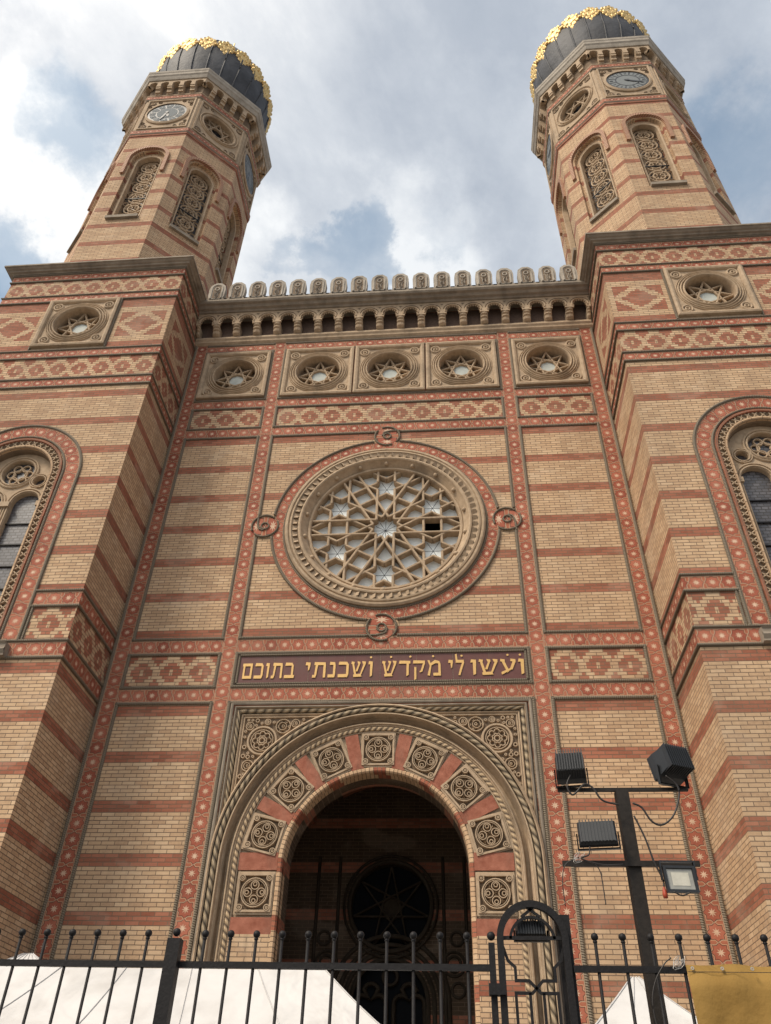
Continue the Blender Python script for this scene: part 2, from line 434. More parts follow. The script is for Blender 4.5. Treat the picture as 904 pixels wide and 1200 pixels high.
def rosette(name, parent, f, s, hole=.62, split=True):
    mb = MB(); rosette_parts(mb, f, s, hole)
    tr = MB(); star_tracery(tr, f, s * hole, 8, 3, s * .028, -.24, -.13)
    gl = MB(); plate(gl, f, circ(0, 0, s * hole, 32), [], -.265, 'stone_d')  # backing between the star bars, brown shading painted in by its colour
    plate(gl, f, circ(0, 0, s * hole * .38, 8, PI / 8, PI / 8 + 2 * PI), [], -.20, 'glass_o')
    if split:
        o = mb.build(name, parent); tr.build('tracery', o); gl.build('glass', o)
    else:
        for g in (tr, gl):
            for fc, uv, mi, sm in zip(g.f, g.uv, g.mi, g.sm): mb.face([g.v[i] for i in fc], g.mats[mi], uv, sm)
        o = mb.build(name, parent)
    return o

# ------------------------------------------------------------------ setting
g = MB(); M = Mat('forecourt_paving', .85, .2); u, v = M.uv()
br = M.new('ShaderNodeTexBrick'); br.offset = .5
for k, val in (('Scale', 1.), ('Mortar Size', .012), ('Brick Width', .6), ('Row Height', .4)): br.inputs[k].default_value = val
br.inputs['Color1'].default_value = (.20, .185, .165, 1); br.inputs['Color2'].default_value = (.27, .25, .225, 1); br.inputs['Mortar'].default_value = (.09, .085, .08, 1)
M.nt.links.new(M.comb(u, v), br.inputs['Vector'])
M.base(M.mix(M.noise(M.pos(), .8, 5) * .5, br.outputs['Color'], (.17, .155, .14))); M.bump(X(M.nt, br.outputs['Fac']) * -1, .004)
rect(g, F((0, 0, 0), (1, 0, 0), (0, 1, 0)), -600, -600, 600, 600, 0, M.m)
tag(g.build('ground'), None, None, None, 'structure')

# ------------------------------------------------------------------ the synagogue
SYN = tag(empty('synagogue'), 'tan and red striped brick synagogue with two onion-domed clock towers, rose window and arched portal', 'synagogue')
W = F((0, 0, 0), (1, 0, 0), (0, 0, 1), (0, -1, 0))      # the recessed central wall, w towards the street
XS, XI = 6.0, 3.478                                      # star border centres
TWX, TWF, THW, TYC = 9.02, -2.02, 2.75, .73              # tower centre, front, half width, centre depth
ROWS = dict(r1=21.46, r2=18.88, r3=17.68, r4=10.73, r5=9.51)
RZ = 14.215

wall = MB()
x0, x1 = -THW * 0 - 6.27, 6.27
# upper part, with the rose opening
plate(wall, W, [(x0, 10.73), (x1, 10.73), (x1, 17.68), (x0, 17.68)], [circ(0, RZ, 2.45, 96)], 0, 'brick_up', back=-.55, edge_m='stone')
# rosette zone: openings for the five rosettes
RC = [(-4.74, 1.03), (-2.165, 1.06), (0., 1.06), (2.165, 1.06), (4.74, 1.03)]; RZC = 20.17
plate(wall, W, [(x0, 18.88), (x1, 18.88), (x1, 23.1), (x0, 23.1)], [circ(c, RZC, s * .7, 32) for c, s in RC], 0, 'brick_red', back=-.3)
for (a, b) in ((-5.76, -3.72), (-3.24, 3.24), (3.72, 5.76)):
    n = round((b - a) / .63); mid = (a + b) / 2; k = n * .63 / (b - a)
    for zz0, zz1 in ((ROWS['r3'], ROWS['r2']),):
        zc = (zz0 + zz1) / 2; off = 0 if n % 2 else .315
        lo, hi = (x0 if a < -5 else a - .24), (x1 if b > 5 else b + .24)
        rect(wall, W, lo, zz0, hi, zz1, 0, 'brick_dia', [((lo - mid) * k + off, zz0 - zc), ((hi - mid) * k + off, zz0 - zc), ((hi - mid) * k + off, zz1 - zc), ((lo - mid) * k + off, zz1 - zc)])
    if abs(mid) > 1:
        zz0, zz1 = ROWS['r5'], ROWS['r4']; zc = (zz0 + zz1) / 2
        rect(wall, W, lo, zz0, hi, zz1, 0, 'brick_dia', [((lo - mid) * k + off, zz0 - zc), ((hi - mid) * k + off, zz0 - zc), ((hi - mid) * k + off, zz1 - zc), ((lo - mid) * k + off, zz1 - zc)])
rect(wall, W, -3.48, ROWS['r5'], 3.48, ROWS['r4'], 0, 'brick_red')
# lower part, with the portal opening
PS = 6.02; PR = 1.78
lowring = [(x0, 0), (-3.15, 0), (-3.15, 9.24), (3.15, 9.24), (3.15, 0), (x1, 0), (x1, 9.51), (x0, 9.51)]
plate(wall, W, lowring, [], 0, 'brick_lo')
# wall behind the cornice and a roof behind the crest, the body of the building
rect(wall, W, x0, 23.1, x1, 23.25, 0, 'cornice')
wallo = wall.build('central_wall', SYN)
body = MB()
box(body, W, -6.2, 0, -30, 6.2, 22.6, -5.2, 'brick_tan'); box(body, W, -6.2, 10, -5.25, 6.2, 22.6, -3.2, 'brick_tan')
box(body, W, -11.6, 0, -30, -6.25, 15, -3.6, 'brick_tan'); box(body, W, 6.25, 0, -30, 11.6, 15, -3.6, 'brick_tan')
rect(body, F((0, 0, 22.95), (1, 0, 0), (0, 1, 0)), -6.3, 0, 6.3, 5.3, 0, 'cornice')
body.build('rear_body', SYN)

# tile borders of the central wall: vertical ones run through, mouldings stop where a horizontal one meets them
vz0, vz1 = 0., 21.67
HW_ = dict(r1=.42, r2=.45, r3=.46, r4=.48, r5=.46)
cross = [(ROWS[k] - w_ / 2 + .07, min(vz1, ROWS[k] + w_ / 2 - .07)) for k, w_ in HW_.items()]
for sx in (-1, 1):
    strip('tile_border', wallo, W, (sx * XS, vz0), (sx * XS, vz1), .48, gaps0=cross if sx > 0 else (), gaps1=cross if sx < 0 else ())
    kn = cross + [(RZ - .36, RZ + .36)]
    strip('tile_border', wallo, W, (sx * XI, vz0), (sx * XI, vz1), .48, w=.014, gaps0=kn if sx > 0 else cross, gaps1=kn if sx < 0 else cross)
for key, wd in HW_.items():
    z = ROWS[key]
    for a, b in ((-5.83, -3.645), (-3.31, 3.31), (3.645, 5.83)):
        kn = [(b - .36, b + .36)] if a == -3.31 else ()
        strip('tile_border', wallo, W, (a, z), (b, z), wd, w=.010,
              gaps0=kn if key == 'r4' else (), gaps1=kn if key == 'r3' else ())
for sx in (-1, 1):      # narrow outer moulding on the rosette and diamond fields
    for a, b in ((19.09, 21.25), (17.92, 18.66), (9.74, 10.49)):
        pass

# rose window
RR = 2.52
rose = MB()
prof = [(RR + .03, 0), (RR + .03, .09), (RR - .01, .125), (RR - .05, .13), (RR - .08, .09), (RR - .10, .13), (RR - .14, .14), (RR - .17, .10), (RR - .30, .08), (RR - .32, .13), (RR - .36, .14), (RR - .39, .12), (RR - .42, .06),
        (RR - .46, -.0), (RR - .53, -.09), (RR - .55, -.06), (RR - .60, -.06), (RR - .62, -.10), (RR - .62, -.36)]
lathe(rose, F((0, 0, RZ), (1, 0, 0), (0, 0, 1), (0, -1, 0)), prof, 'stone', 96, False)
wr = F((0, 0, RZ), (1, 0, 0), (0, 0, 1), (0, -1, 0))
for i in range(72):      # dentil ring
    t = 2 * PI * i / 72; fr = wr.at(math.cos(t) * (RR - .235), math.sin(t) * (RR - .235), .085, t)
    rose.face([fr(-.055, -.05, 0), fr(.055, -.05, 0), fr(.055, .045, .07), fr(-.055, .045, .07)], 'stone')
    rose.face([fr(.055, .045, .07), fr(-.055, .045, .07), fr(-.055, .06, 0), fr(.055, .06, 0)], 'stone_d')
for i in range(18):      # knobs in the hollow
    t = PI / 2 + 2 * PI * i / 18; p = wr(math.cos(t) * (RR - .47), math.sin(t) * (RR - .47), .015); ball(rose, p, .06, 'stone', 8)
roseo = rose.build('rose_window', SYN)
# twelve-fold tracery
TR = 1.90; d = .12 * TR
lines = [(R(30 * k), s * d) for k in range(6) for s in (-1, 1)]
lines += [(R(60 * k + 90), rr * TR) for k in range(6) for rr in (.516, .756)]   # direction; offset to the left normal
segs = []
stars = [(.735 * TR * math.cos(R(90 + 60 * k)), .735 * TR * math.sin(R(90 + 60 * k)), R(90 + 60 * k)) for k in range(6)]
def in_star(p):
    for cx, cy, a in stars:
        x, y = p[0] - cx, p[1] - cy; e = a - PI / 2
        x, y = x * math.cos(-e) - y * math.sin(-e), x * math.sin(-e) + y * math.cos(-e)
        dd = [abs(x), abs(x * .5 + y * .8660254), abs(-x * .5 + y * .8660254)]
        # union of two triangles: at most one of the three strips is left
        if sorted(dd)[1] < d * .995 and sorted(dd)[2] < 2 * d: return True
    return False
for i, (a, o) in enumerate(lines):
    D = (math.cos(a), math.sin(a)); N = (-D[1], D[0]); h = math.sqrt(max(0, TR * TR - o * o)); ts = [-h, h]
    for j, (a2, o2) in enumerate(lines):
        D2 = (math.cos(a2), math.sin(a2)); N2 = (-D2[1], D2[0]); den = D[0] * N2[0] + D[1] * N2[1]
        if abs(den) < 1e-6: continue
        t = (o2 - o * (N[0] * N2[0] + N[1] * N2[1])) / den
        if -h < t < h: ts.append(t)
    ts.sort(); run = None
    for t0, t1 in zip(ts, ts[1:]):
        if t1 - t0 < 1e-5: continue
        tm = (t0 + t1) / 2; p = (D[0] * tm + N[0] * o, D[1] * tm + N[1] * o)
        ok = not in_star(p) and math.hypot(*p) > 1.30 * d
        if ok: run = (run[0], t1) if run else (t0, t1)
        if (not ok or t1 == ts[-1]) and run: segs.append((i, run)); run = None
tr = MB()
for i, (t0, t1) in segs:
    a, o = lines[i]; D = (math.cos(a), math.sin(a)); N = (-D[1], D[0])
    bar(tr, wr, (D[0] * t0 + N[0] * o, D[1] * t0 + N[1] * o), (D[0] * t1 + N[0] * o, D[1] * t1 + N[1] * o)  , .034, -.32, -.10 - .0015 * i, 'stone', .55)
tr.build('tracery', roseo)
gl = MB(); plate(gl, wr, circ(0, 0, TR + .02, 48), [[(.49 * TR + .04, -.12 * TR * .95), (.75 * TR, -.12 * TR * .95), (.75 * TR, .12 * TR * .95), (.49 * TR + .04, .12 * TR * .95)]], -.32, 'glass')
box(gl, wr, .49 * TR, -.12 * TR, -.9, .76 * TR, .12 * TR, -.34, 'void', 'f')
glo = gl.build('glass', roseo)
for (cx, cy, a) in stars + [(0, 0, 0)]:
    ld = MB()
    for k in range(12 if cx == 0 and cy == 0 else 6):
        e = a + k * PI / (6 if cx == 0 and cy == 0 else 3) + PI / 6; rr = d * 1.3
        sweep(ld, wr, [(cx, cy), (cx + rr * math.cos(e), cy + rr * math.sin(e))], [(.006, -.315), (-.006, -.315)], 'lead')
    ld.build('lead_lines', roseo)
# star tile ring with four looped knots
def kplate(mb, f):
    P_ = circ(0, 0, .31, 24)
    for i in range(24):
        a, b = P_[i], P_[(i + 1) % 24]
        mb.face([f(0, 0, .024), f(*a, .024), f(*b, .024)], 'tile', [(.0, .5)] + [(p[0] / .42, p[1] / .76 + .5) for p in (a, b)])
ring = MB(); r0, r1 = RR + .03, 2.925; rm = (r0 + r1) / 2
sweep(ring, wr, circ(0, 0, rm, 120), [(-(r1 - rm) + .06, .02), ((rm - r0) - .04, .02)], 'tile', closed=True, vfit=1, ufit=.315)
ga = 7.
for k in range(4):
    a0 = 90 * k + ga; sweep(ring, wr, arc(0, 0, r1 - .03, a0, a0 + 90 - 2 * ga, 36), half(.036, .045, .02, 4), 'rope')
sweep(ring, wr, circ(0, 0, r0 + .03, 96), half(.03, .03, .02, 3), 'rope', closed=True)
for k in range(4):
    rad = (RR + .03 + 17.68 - .23 - RZ) / 2 if k % 2 else 3.08
    gap = [3.24, 3.22, 3.24, 3.25][k]; cx, cy = 0, 0
    kf = wr.at(math.cos(k * PI / 2) * 3.085, math.sin(k * PI / 2) * 3.085, 0, k * PI / 2)   # u outwards
    kplate(ring, kf)
    for q in range(6):
        pass
    sweep(ring, kf, arc(0, 0, .345, 50, 205, 18), half(.028, .04, .024, 4), 'rope')
    sweep(ring, kf, arc(0, 0, .345, 230, 385, 18), half(.028, .04, .024, 4), 'rope')
    sweep(ring, kf, circ(0, 0, .10, 16), half(.026, .04, .024, 3), 'rope', closed=True)
    sweep(ring, kf, [(.02, .13), (.13, .10), (.17, 0.02), (.20, -.12), (.20, -.36)] if k in (0, 2) else [(.02, .13), (.13, .10), (.17, 0.02), (.20, -.12), (.20, -.36)], half(.03, .04, .024, 3), 'rope')
ring.build('tile_ring', roseo)

# rosette windows of the attic
for cx, s in RC: rosette('rosette_window', SYN, W.at(cx, RZC, .0), s)

# inscription
ins = MB()
rect(ins, W, -3.24, 9.72, 3.24, 10.50, .012, 'maroon')
for a, b in (((-3.22, 10.47), (3.22, 10.47)), ((-3.22, 9.76), (3.22, 9.76)), ((-3.2, 9.74), (-3.2, 10.48)), ((3.2, 9.74), (3.2, 10.48))):
    sweep(ins, W, [a, b], half(.03, .04, .012, 3), 'rope')
for k in range(1, 8): sweep(ins, W, [(-3.2 + k * .8, 9.79), (-3.2 + k * .8, 10.44)], [(.004, .0135), (-.004, .0135)], 'rope')
inso = ins.build('inscription_panel', SYN)
# each letter as pieces in a unit-high box: (width, [polygons])
def q4(x0, y0, x1, y1): return [(x0, y0), (x1, y0), (x1, y1), (x0, y1)]
LET = {
 'vav': (.30, [[(.0, .80), (.04, 1.), (.30, .97), (.30, .80)], [(.13, .0), (.27, .08), (.30, .80), (.13, .82)]]),
 'yod': (.34, [[(.0, .80), (.04, 1.), (.34, .97), (.34, .80)], [(.20, .45), (.28, .52), (.34, .80), (.17, .82)]]),
 'dalet': (.80, [[(.0, .80), (.05, 1.), (.80, .97), (.80, .80)], [(.52, .0), (.68, .08), (.70, .80), (.54, .80)]]),
 'resh': (.7, []),
 'kaf': (.72, [[(.02, .80), (.06, 1.), (.60, .98), (.50, .80)], [(.60, .98), (.72, .82), (.72, .18), (.56, .20), (.56, .78), (.50, .80)], [(.0, .0), (.0, .19), (.56, .20), (.72, .18), (.64, .0)]]),
 'bet': (.84, [[(.02, .80), (.06, 1.), (.60, .98), (.70, .80)], [(.60, .98), (.72, .80), (.72, .19), (.56, .19), (.56, .80)], [(.0, .0), (.0, .19), (.84, .19), (.80, .0)]]),
 'mem_f': (.84, [q4(.02, .80, .84, .98), q4(.08, .0, .23, .80), q4(.23, .0, .84, .18), q4(.68, .18, .84, .80)]),
 'tav': (.90, [[(.10, .80), (.12, 1.), (.86, .97), (.90, .80)], q4(.74, .0, .90, .80), [(.20, .80), (.36, .80), (.28, .14), (.15, .16)], [(.0, .0), (.02, .18), (.28, .16), (.22, .0)]]),
 'nun': (.52, [[(.10, .80), (.12, 1.), (.46, .97), (.50, .80)], q4(.35, .19, .50, .80), [(.0, .0), (.0, .19), (.50, .19), (.46, .0)]]),
 'shin': (1.0, [[(.0, .84), (.03, 1.), (.24, .96), (.20, .80)], [(.07, .84), (.20, .82), (.36, .18), (.24, .10)], [(.18, .0), (.16, .16), (.66, .20), (.74, .02)], [(.66, .04), (.64, .22), (.84, .82), (.98, .80)], [(.80, .82), (.74, 1.), (1.0, .97), (.99, .80)], [(.46, .84), (.42, 1.), (.62, .96), (.62, .82)], [(.50, .84), (.60, .82), (.44, .34), (.32, .36)]]),
 'qof': (.84, [[(.0, .80), (.04, 1.), (.84, .97), (.84, .80)], [(.70, .80), (.84, .80), (.66, .28), (.54, .34)], [(.54, .34), (.66, .28), (.48, .22), (.46, .30)], [(.10, -.26), (.24, -.18), (.24, .56), (.10, .58)]]),
 'mem': (.92, [[(.0, .98), (.14, 1.), (.28, .66), (.17, .62)], [(.17, .66), (.28, .66), (.16, .0), (.0, .04)], [(.28, .66), (.22, .80), (.52, 1.), (.56, .80)], [(.52, 1.), (.82, .92), (.90, .76), (.56, .80)], [(.90, .76), (.75, .78), (.75, .18), (.92, .18)], [(.40, .0), (.40, .18), (.92, .18), (.92, .0)]]),
 'lamed': (.66, [[(.0, 1.34), (.12, 1.38), (.17, .98), (.03, .98)], [(.03, .80), (.03, .98), (.62, .98), (.66, .80)], [(.50, .80), (.66, .80), (.46, .32), (.32, .38)], [(.32, .38), (.46, .32), (.34, .0), (.20, .02)]]),
 'ayin': (.80, [[(.0, .84), (.02, 1.), (.24, .96), (.24, .80)], [(.08, .82), (.24, .80), (.44, .22), (.34, .12)], [(.54, .84), (.54, 1.), (.80, .96), (.80, .80)], [(.64, .82), (.80, .80), (.60, .30), (.48, .36)], [(.02, .16), (.05, .0), (.60, .34), (.50, .40)]]),
}
WORDS = [(1.985, 3.15, ['vav', 'ayin', 'shin', 'vav']), (1.50, 1.85, ['lamed', 'yod']), (.04, 1.335, ['mem', 'qof', 'dalet', 'shin']),
         (-1.675, -.17, ['vav', 'shin', 'kaf', 'nun', 'tav', 'yod']), (-3.10, -1.91, ['bet', 'tav', 'vav', 'kaf', 'mem_f'])]
zb, ht = 9.88, .385
MARKS = [(2.806, 3.078), (1.80,), (.236, .666, 1.17), (-.212,), ()]
for (xa, xb, wd), mk_ in zip(WORDS, MARKS):
    lt = MB()
    gap_ = .055; k = (xb - xa - gap_ * (len(wd) - 1)) / sum(LET[c][0] for c in wd); x = xb
    for c in wd:
        w_, polys = LET[c]; x -= w_ * k
        for n_, pg in enumerate(polys):
            P = [(x + a * k, zb + b * ht) for a, b in pg]
            ar = sum(P[i][0] * P[(i + 1) % len(P)][1] - P[(i + 1) % len(P)][0] * P[i][1] for i in range(len(P)))
            if ar < 0: P = P[::-1]
            plate(lt, W, P, [], .030 + n_ * .0007, 'letter', back=.013, outer_edge=True)
        x -= gap_
    for px in mk_: plate(lt, W, circ(px, 10.36, .026, 8), [], .03, 'letter')   # year marks
    lt.build('hebrew_word', inso)

# portal
PF = W.at(0, PS)
por = MB()
# frame of the rectangle
fo = [(-3.15, -PS), (-3.15, 3.22), (3.15, 3.22), (3.15, -PS)]
sweep(por, PF, fo, [(.085, 0), (.08, .03), (.05, .045), (.02, .03), (.01, -.04), (-.02, -.04), (-.03, .05), (-.05, .06), (-.07, .04)], 'cornice')
sweep(por, PF, fo, [(-.07, .06), (-.09, -.02)], 'stone')
sweep(por, PF, [(-3.03, -PS), (-3.03, 3.10), (3.03, 3.10), (3.03, -PS)], half(.045, .06, -.02, 4), 'slot')
sweep(por, PF, [(-2.93, -PS), (-2.93, 3.0), (2.93, 3.0), (2.93, -PS)], [(.04, -.02), (.02, .0), (0, -.02), (-.02, -.07)], 'stone')
# spandrel bed
spo = [(-2.95, -PS), (-2.95, 3.02), (2.95, 3.02), (2.95, -PS)]
outer_arch = [(-3.16, -PS)] + arc(0, 0, 3.16, 180, 0, 60) + [(3.16, -PS)]
sp_out = [(-2.96, .9), (-2.96, 3.02), (2.96, 3.02), (2.96, .9)]
for sx in (-1, 1):
    pts = [(sx * 2.96, 3.02)] + [(sx * 3.0 * math.cos(t), 3.0 * math.sin(t)) for t in [R(12 + 78 * i / 24) for i in range(25)]] + [(0, 3.02)]
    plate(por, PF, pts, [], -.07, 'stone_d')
def archpath(r): return [(-r, -PS)] + arc(0, 0, r, 180, 0, 64) + [(r, -PS)]
def asweep(r0, r1, w0, w1, m, smooth=False): sweep(por, PF, archpath(r0), [(0, w0), (-(r1 - r0), w1)], m, smooth=smooth)
# orders from outside in (left of the path = outside)
sweep(por, PF, archpath(3.10), [(.10, -.05), (.09, .09), (.05, .13), (.03, .10)], 'stone')
sweep(por, PF, archpath(3.065), half(.05, .06, .06, 5), 'slot')
sweep(por, PF, archpath(3.0), [(.0, .06), (-.01, .09), (-.035, .09), (-.045, .03), (-.06, -.10), (-.10, -.20), (-.15, -.20), (-.17, -.10), (-.19, -.02), (-.215, -.01), (-.23, -.05), (-.25, -.04), (-.27, -.08)], 'stone')
sweep(por, PF, archpath(2.70), half(.045, .035, -.08, 4), 'zig')
sweep(por, PF, archpath(2.76), [(0, -.05), (-.02, -.09), (-.12, -.09), (-.13, -.10)], 'stone')
sweep(por, PF, archpath(2.64), [(0, -.095), (-.012, -.14), (-.77, -.14), (-.78, -.095)], 'stone')
sweep(por, PF, archpath(1.855), [(.02, -.095), (-.0, -.08), (-.05, -.085), (-.075, -.12), (-.075, -.26)], 'soldier'); sweep(por, PF, archpath(1.80), [(.02, -.2), (-.02, -.2), (-.02, -.45)], 'soldier')
poro = por.build('portal_surround', SYN)
# red voussoirs and carved panels
def polar(r, deg): return (r * math.cos(R(deg)), r * math.sin(R(deg)))
pa = [90, 64.6, 39.2, 13.8, 115.4, 140.8, 166.2]
for a in (77.3, 51.9, 26.5, 102.7, 128.1, 153.5):
    v_ = MB(); hw_ = 3.9
    q = [polar(1.87, a - hw_), polar(2.62, a - hw_ * .78), polar(2.62, a), polar(2.62, a + hw_ * .78), polar(1.87, a + hw_), polar(1.87, a)]
    plate(v_, PF, q, [], -.083, 'vous', back=-.1, outer_edge=True); v_.build('voussoir', poro)
for sx in (-1, 1):
    v_ = MB(); box(v_, PF, min(sx * 1.87, sx * 2.62), -.12, -.1, max(sx * 1.87, sx * 2.62), .20, -.083, 'vous'); v_.build('voussoir', poro)
for i, (cx, cy, rot) in enumerate([(*polar(2.245, a), R(a - 90)) for a in pa] + [(-2.245, -.52, 0), (2.245, -.52, 0)]):
    c = MB(); pf = PF.at(cx, cy, -.09, rot)
    wk = .36; plate(c, pf, [(-wk, -.375), (wk, -.375), (wk, .375), (-wk, .375)], [[(-.30, -.30), (.30, -.30), (.30, .30), (-.30, .30)]], .0, 'stone', back=-.045)
    sweep(c, pf, [(-.335, -.335), (.335, -.335), (.335, .335), (-.335, .335)], [(0, 0), (.0, .03), (.035, .03), (.045, -.0)], 'stone', closed=True)
    rect(c, pf, -.30, -.30, .30, .30, -.04, 'stone_d'); scroll_panel(c, pf, .315, 'stone', -.04, .095)
    c.build('carved_panel', poro)
# below the last carved panels: red band then brick jambs
for sx in (-1, 1):
    for z0_, z1_, m in ((-.94, -1.22, 'vous'), (-1.22, -PS, 'brick_lo')):
        v_ = MB(); a, b = sorted((sx * 1.86, sx * 2.64)); box(v_, PF, a, z1_, -.1, b, z0_, -.085, m); v_.build('jamb_facing', poro)
# spandrel carving
for sx in (-1, 1):
    c = MB(); pf = PF.at(sx * 2.46, 2.44, -.07, 0)
    def rg(x, y, r, t=.022, n=20, h=.07, mm='stone'): sweep(c, pf, circ(sx * -x if False else x * sx, y, r, n), half(t, h, .0, 3), mm, closed=True)
    rg(0, 0, .30, .035, 28, .08); rg(0, 0, .235, .015); rg(0, 0, .06, .02, 10)
    for k in range(8):
        e = k * PI / 4; rg(math.cos(e) * .145, math.sin(e) * .145, .056, .016, 12)
    random.seed(11); placed = [(0, 0, .335)]; tries = 0
    for target_r in (.17, .13, .10, .075, .05, .035):
        for _ in range(900):
            x, y = random.uniform(-2.3, .45), random.uniform(-1.6, .50)
            if x + target_r > .42 or y + target_r > .50: continue
            if math.hypot(2.46 + x, 2.44 + y) < 3.17 + target_r: continue
            if any(math.hypot(x - p, y - q) < target_r + r_ - .004 for p, q, r_ in placed): continue
            placed.append((x, y, target_r)); rr_ = target_r - .014
            rg(x, y, rr_, .016, 14)
            if target_r > .06: rg(x + rr_ * .1, y, rr_ * .55, .012, 10); rg(x, y, rr_ * .18, .012, 6)
            if target_r > .12:
                for k in range(6):
                    e = k * PI / 3; rg(x + math.cos(e) * rr_ * .78, y + math.sin(e) * rr_ * .78, rr_ * .13, .01, 6, .04)
    b_ = [(sx * .44, .53), (sx * .44, -1.45)]
    sweep(c, pf, b_, half(.02, .05, 0, 3), 'stone'); sweep(c, pf, [(sx * .44, .53), (-sx * 1.8, .53)], half(.02, .05, 0, 3), 'stone')
    c.build('spandrel_carving', poro)
# vestibule behind the arch
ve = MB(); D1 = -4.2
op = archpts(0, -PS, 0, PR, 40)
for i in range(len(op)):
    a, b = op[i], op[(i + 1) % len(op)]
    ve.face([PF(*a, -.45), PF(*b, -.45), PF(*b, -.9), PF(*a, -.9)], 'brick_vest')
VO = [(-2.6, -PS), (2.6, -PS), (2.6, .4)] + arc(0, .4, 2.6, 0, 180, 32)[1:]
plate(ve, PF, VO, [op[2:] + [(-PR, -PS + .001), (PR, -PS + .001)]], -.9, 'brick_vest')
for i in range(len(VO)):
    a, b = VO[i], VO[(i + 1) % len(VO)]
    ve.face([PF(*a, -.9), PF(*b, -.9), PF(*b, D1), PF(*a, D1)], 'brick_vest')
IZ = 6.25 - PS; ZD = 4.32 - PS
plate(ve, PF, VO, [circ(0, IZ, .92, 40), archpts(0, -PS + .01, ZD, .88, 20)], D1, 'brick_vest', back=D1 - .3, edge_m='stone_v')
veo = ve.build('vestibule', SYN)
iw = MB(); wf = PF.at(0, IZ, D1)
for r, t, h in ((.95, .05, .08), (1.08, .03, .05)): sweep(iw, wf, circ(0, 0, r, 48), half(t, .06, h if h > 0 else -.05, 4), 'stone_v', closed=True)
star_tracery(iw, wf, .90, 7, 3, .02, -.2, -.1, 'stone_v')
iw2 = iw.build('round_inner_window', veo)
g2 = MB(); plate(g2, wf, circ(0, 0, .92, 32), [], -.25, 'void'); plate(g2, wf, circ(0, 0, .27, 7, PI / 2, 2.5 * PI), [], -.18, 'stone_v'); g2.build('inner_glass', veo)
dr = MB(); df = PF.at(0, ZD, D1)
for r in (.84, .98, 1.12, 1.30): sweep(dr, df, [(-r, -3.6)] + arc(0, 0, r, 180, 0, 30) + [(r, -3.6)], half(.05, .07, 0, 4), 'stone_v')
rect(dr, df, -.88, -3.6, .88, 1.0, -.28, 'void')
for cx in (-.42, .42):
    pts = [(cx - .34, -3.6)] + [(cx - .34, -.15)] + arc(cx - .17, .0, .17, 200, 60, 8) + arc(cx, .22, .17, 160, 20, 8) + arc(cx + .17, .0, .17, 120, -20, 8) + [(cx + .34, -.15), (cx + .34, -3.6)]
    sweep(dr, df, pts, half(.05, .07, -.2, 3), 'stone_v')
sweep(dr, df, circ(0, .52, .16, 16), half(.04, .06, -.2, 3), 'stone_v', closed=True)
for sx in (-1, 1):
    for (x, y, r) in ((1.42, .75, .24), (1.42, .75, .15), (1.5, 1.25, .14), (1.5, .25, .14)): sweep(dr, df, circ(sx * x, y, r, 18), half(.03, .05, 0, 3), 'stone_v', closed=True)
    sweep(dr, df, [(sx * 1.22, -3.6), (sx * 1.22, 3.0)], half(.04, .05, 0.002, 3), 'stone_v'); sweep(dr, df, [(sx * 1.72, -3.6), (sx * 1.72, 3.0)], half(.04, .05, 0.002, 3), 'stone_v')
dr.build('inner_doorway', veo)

# main cornice
co = MB()
N19 = 19; pt = 12.5 / N19
sweep(co, W, [(-6.26, 21.80), (6.26, 21.80)], [(.16, .0), (.16, .12), (.12, .14), (.06, .14), (.0, .10), (-.06, .09), (-.12, .03), (-.13, .0)], 'stone')
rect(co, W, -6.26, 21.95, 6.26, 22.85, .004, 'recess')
out = [(-6.25, 22.88)]
out += [(-6.25, 22.32)]
holes = []
for i in range(N19):
    cx = -6.25 + (i + .5) * pt; r = .215
    out += [(cx - r * .86, 22.32)] + arc(cx, 22.48, r, 204, -24, 14) + [(cx + r * .86, 22.32)]
out += [(6.25, 22.32), (6.25, 22.88)]
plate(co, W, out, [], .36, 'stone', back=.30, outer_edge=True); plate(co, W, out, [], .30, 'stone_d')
for i in range(N19):
    cx = -6.25 + (i + .5) * pt
    sweep(co, W, arc(cx, 22.48, .240, 200, -20, 14), half(.022, .03, .36, 3), 'stone')
    sweep(co, W, arc(cx, 22.48, .295, 170, 10, 12), half(.012, .02, .36, 2), 'stone_d')
    plate(co, W, [(cx + pt / 2 - .06, 22.80), (cx + pt / 2 + .06, 22.80), (cx + pt / 2, 22.70)], [], .363, 'stone_d')
    for k in range(9):     # serrated inner edge of each small arch
        e = R(-10 + 200 * k / 8); fr = W.at(cx + math.cos(e) * .225, 22.48 + math.sin(e) * .225, .0, e)
        box(co, fr, -.055, -.015, .305, .0, .015, .345, 'stone')
sweep(co, W, [(-6.25, 22.88), (6.25, 22.88)], [(.0, .0), (.0, .40), (.05, .44), (.07, .52), (.14, .58), (.16, .66), (.22, .70), (.30, .70), (.31, .66), (.31, .0)][::1], 'cornice')
coo = co.build('arcaded_cornice', SYN)
cb = MB()
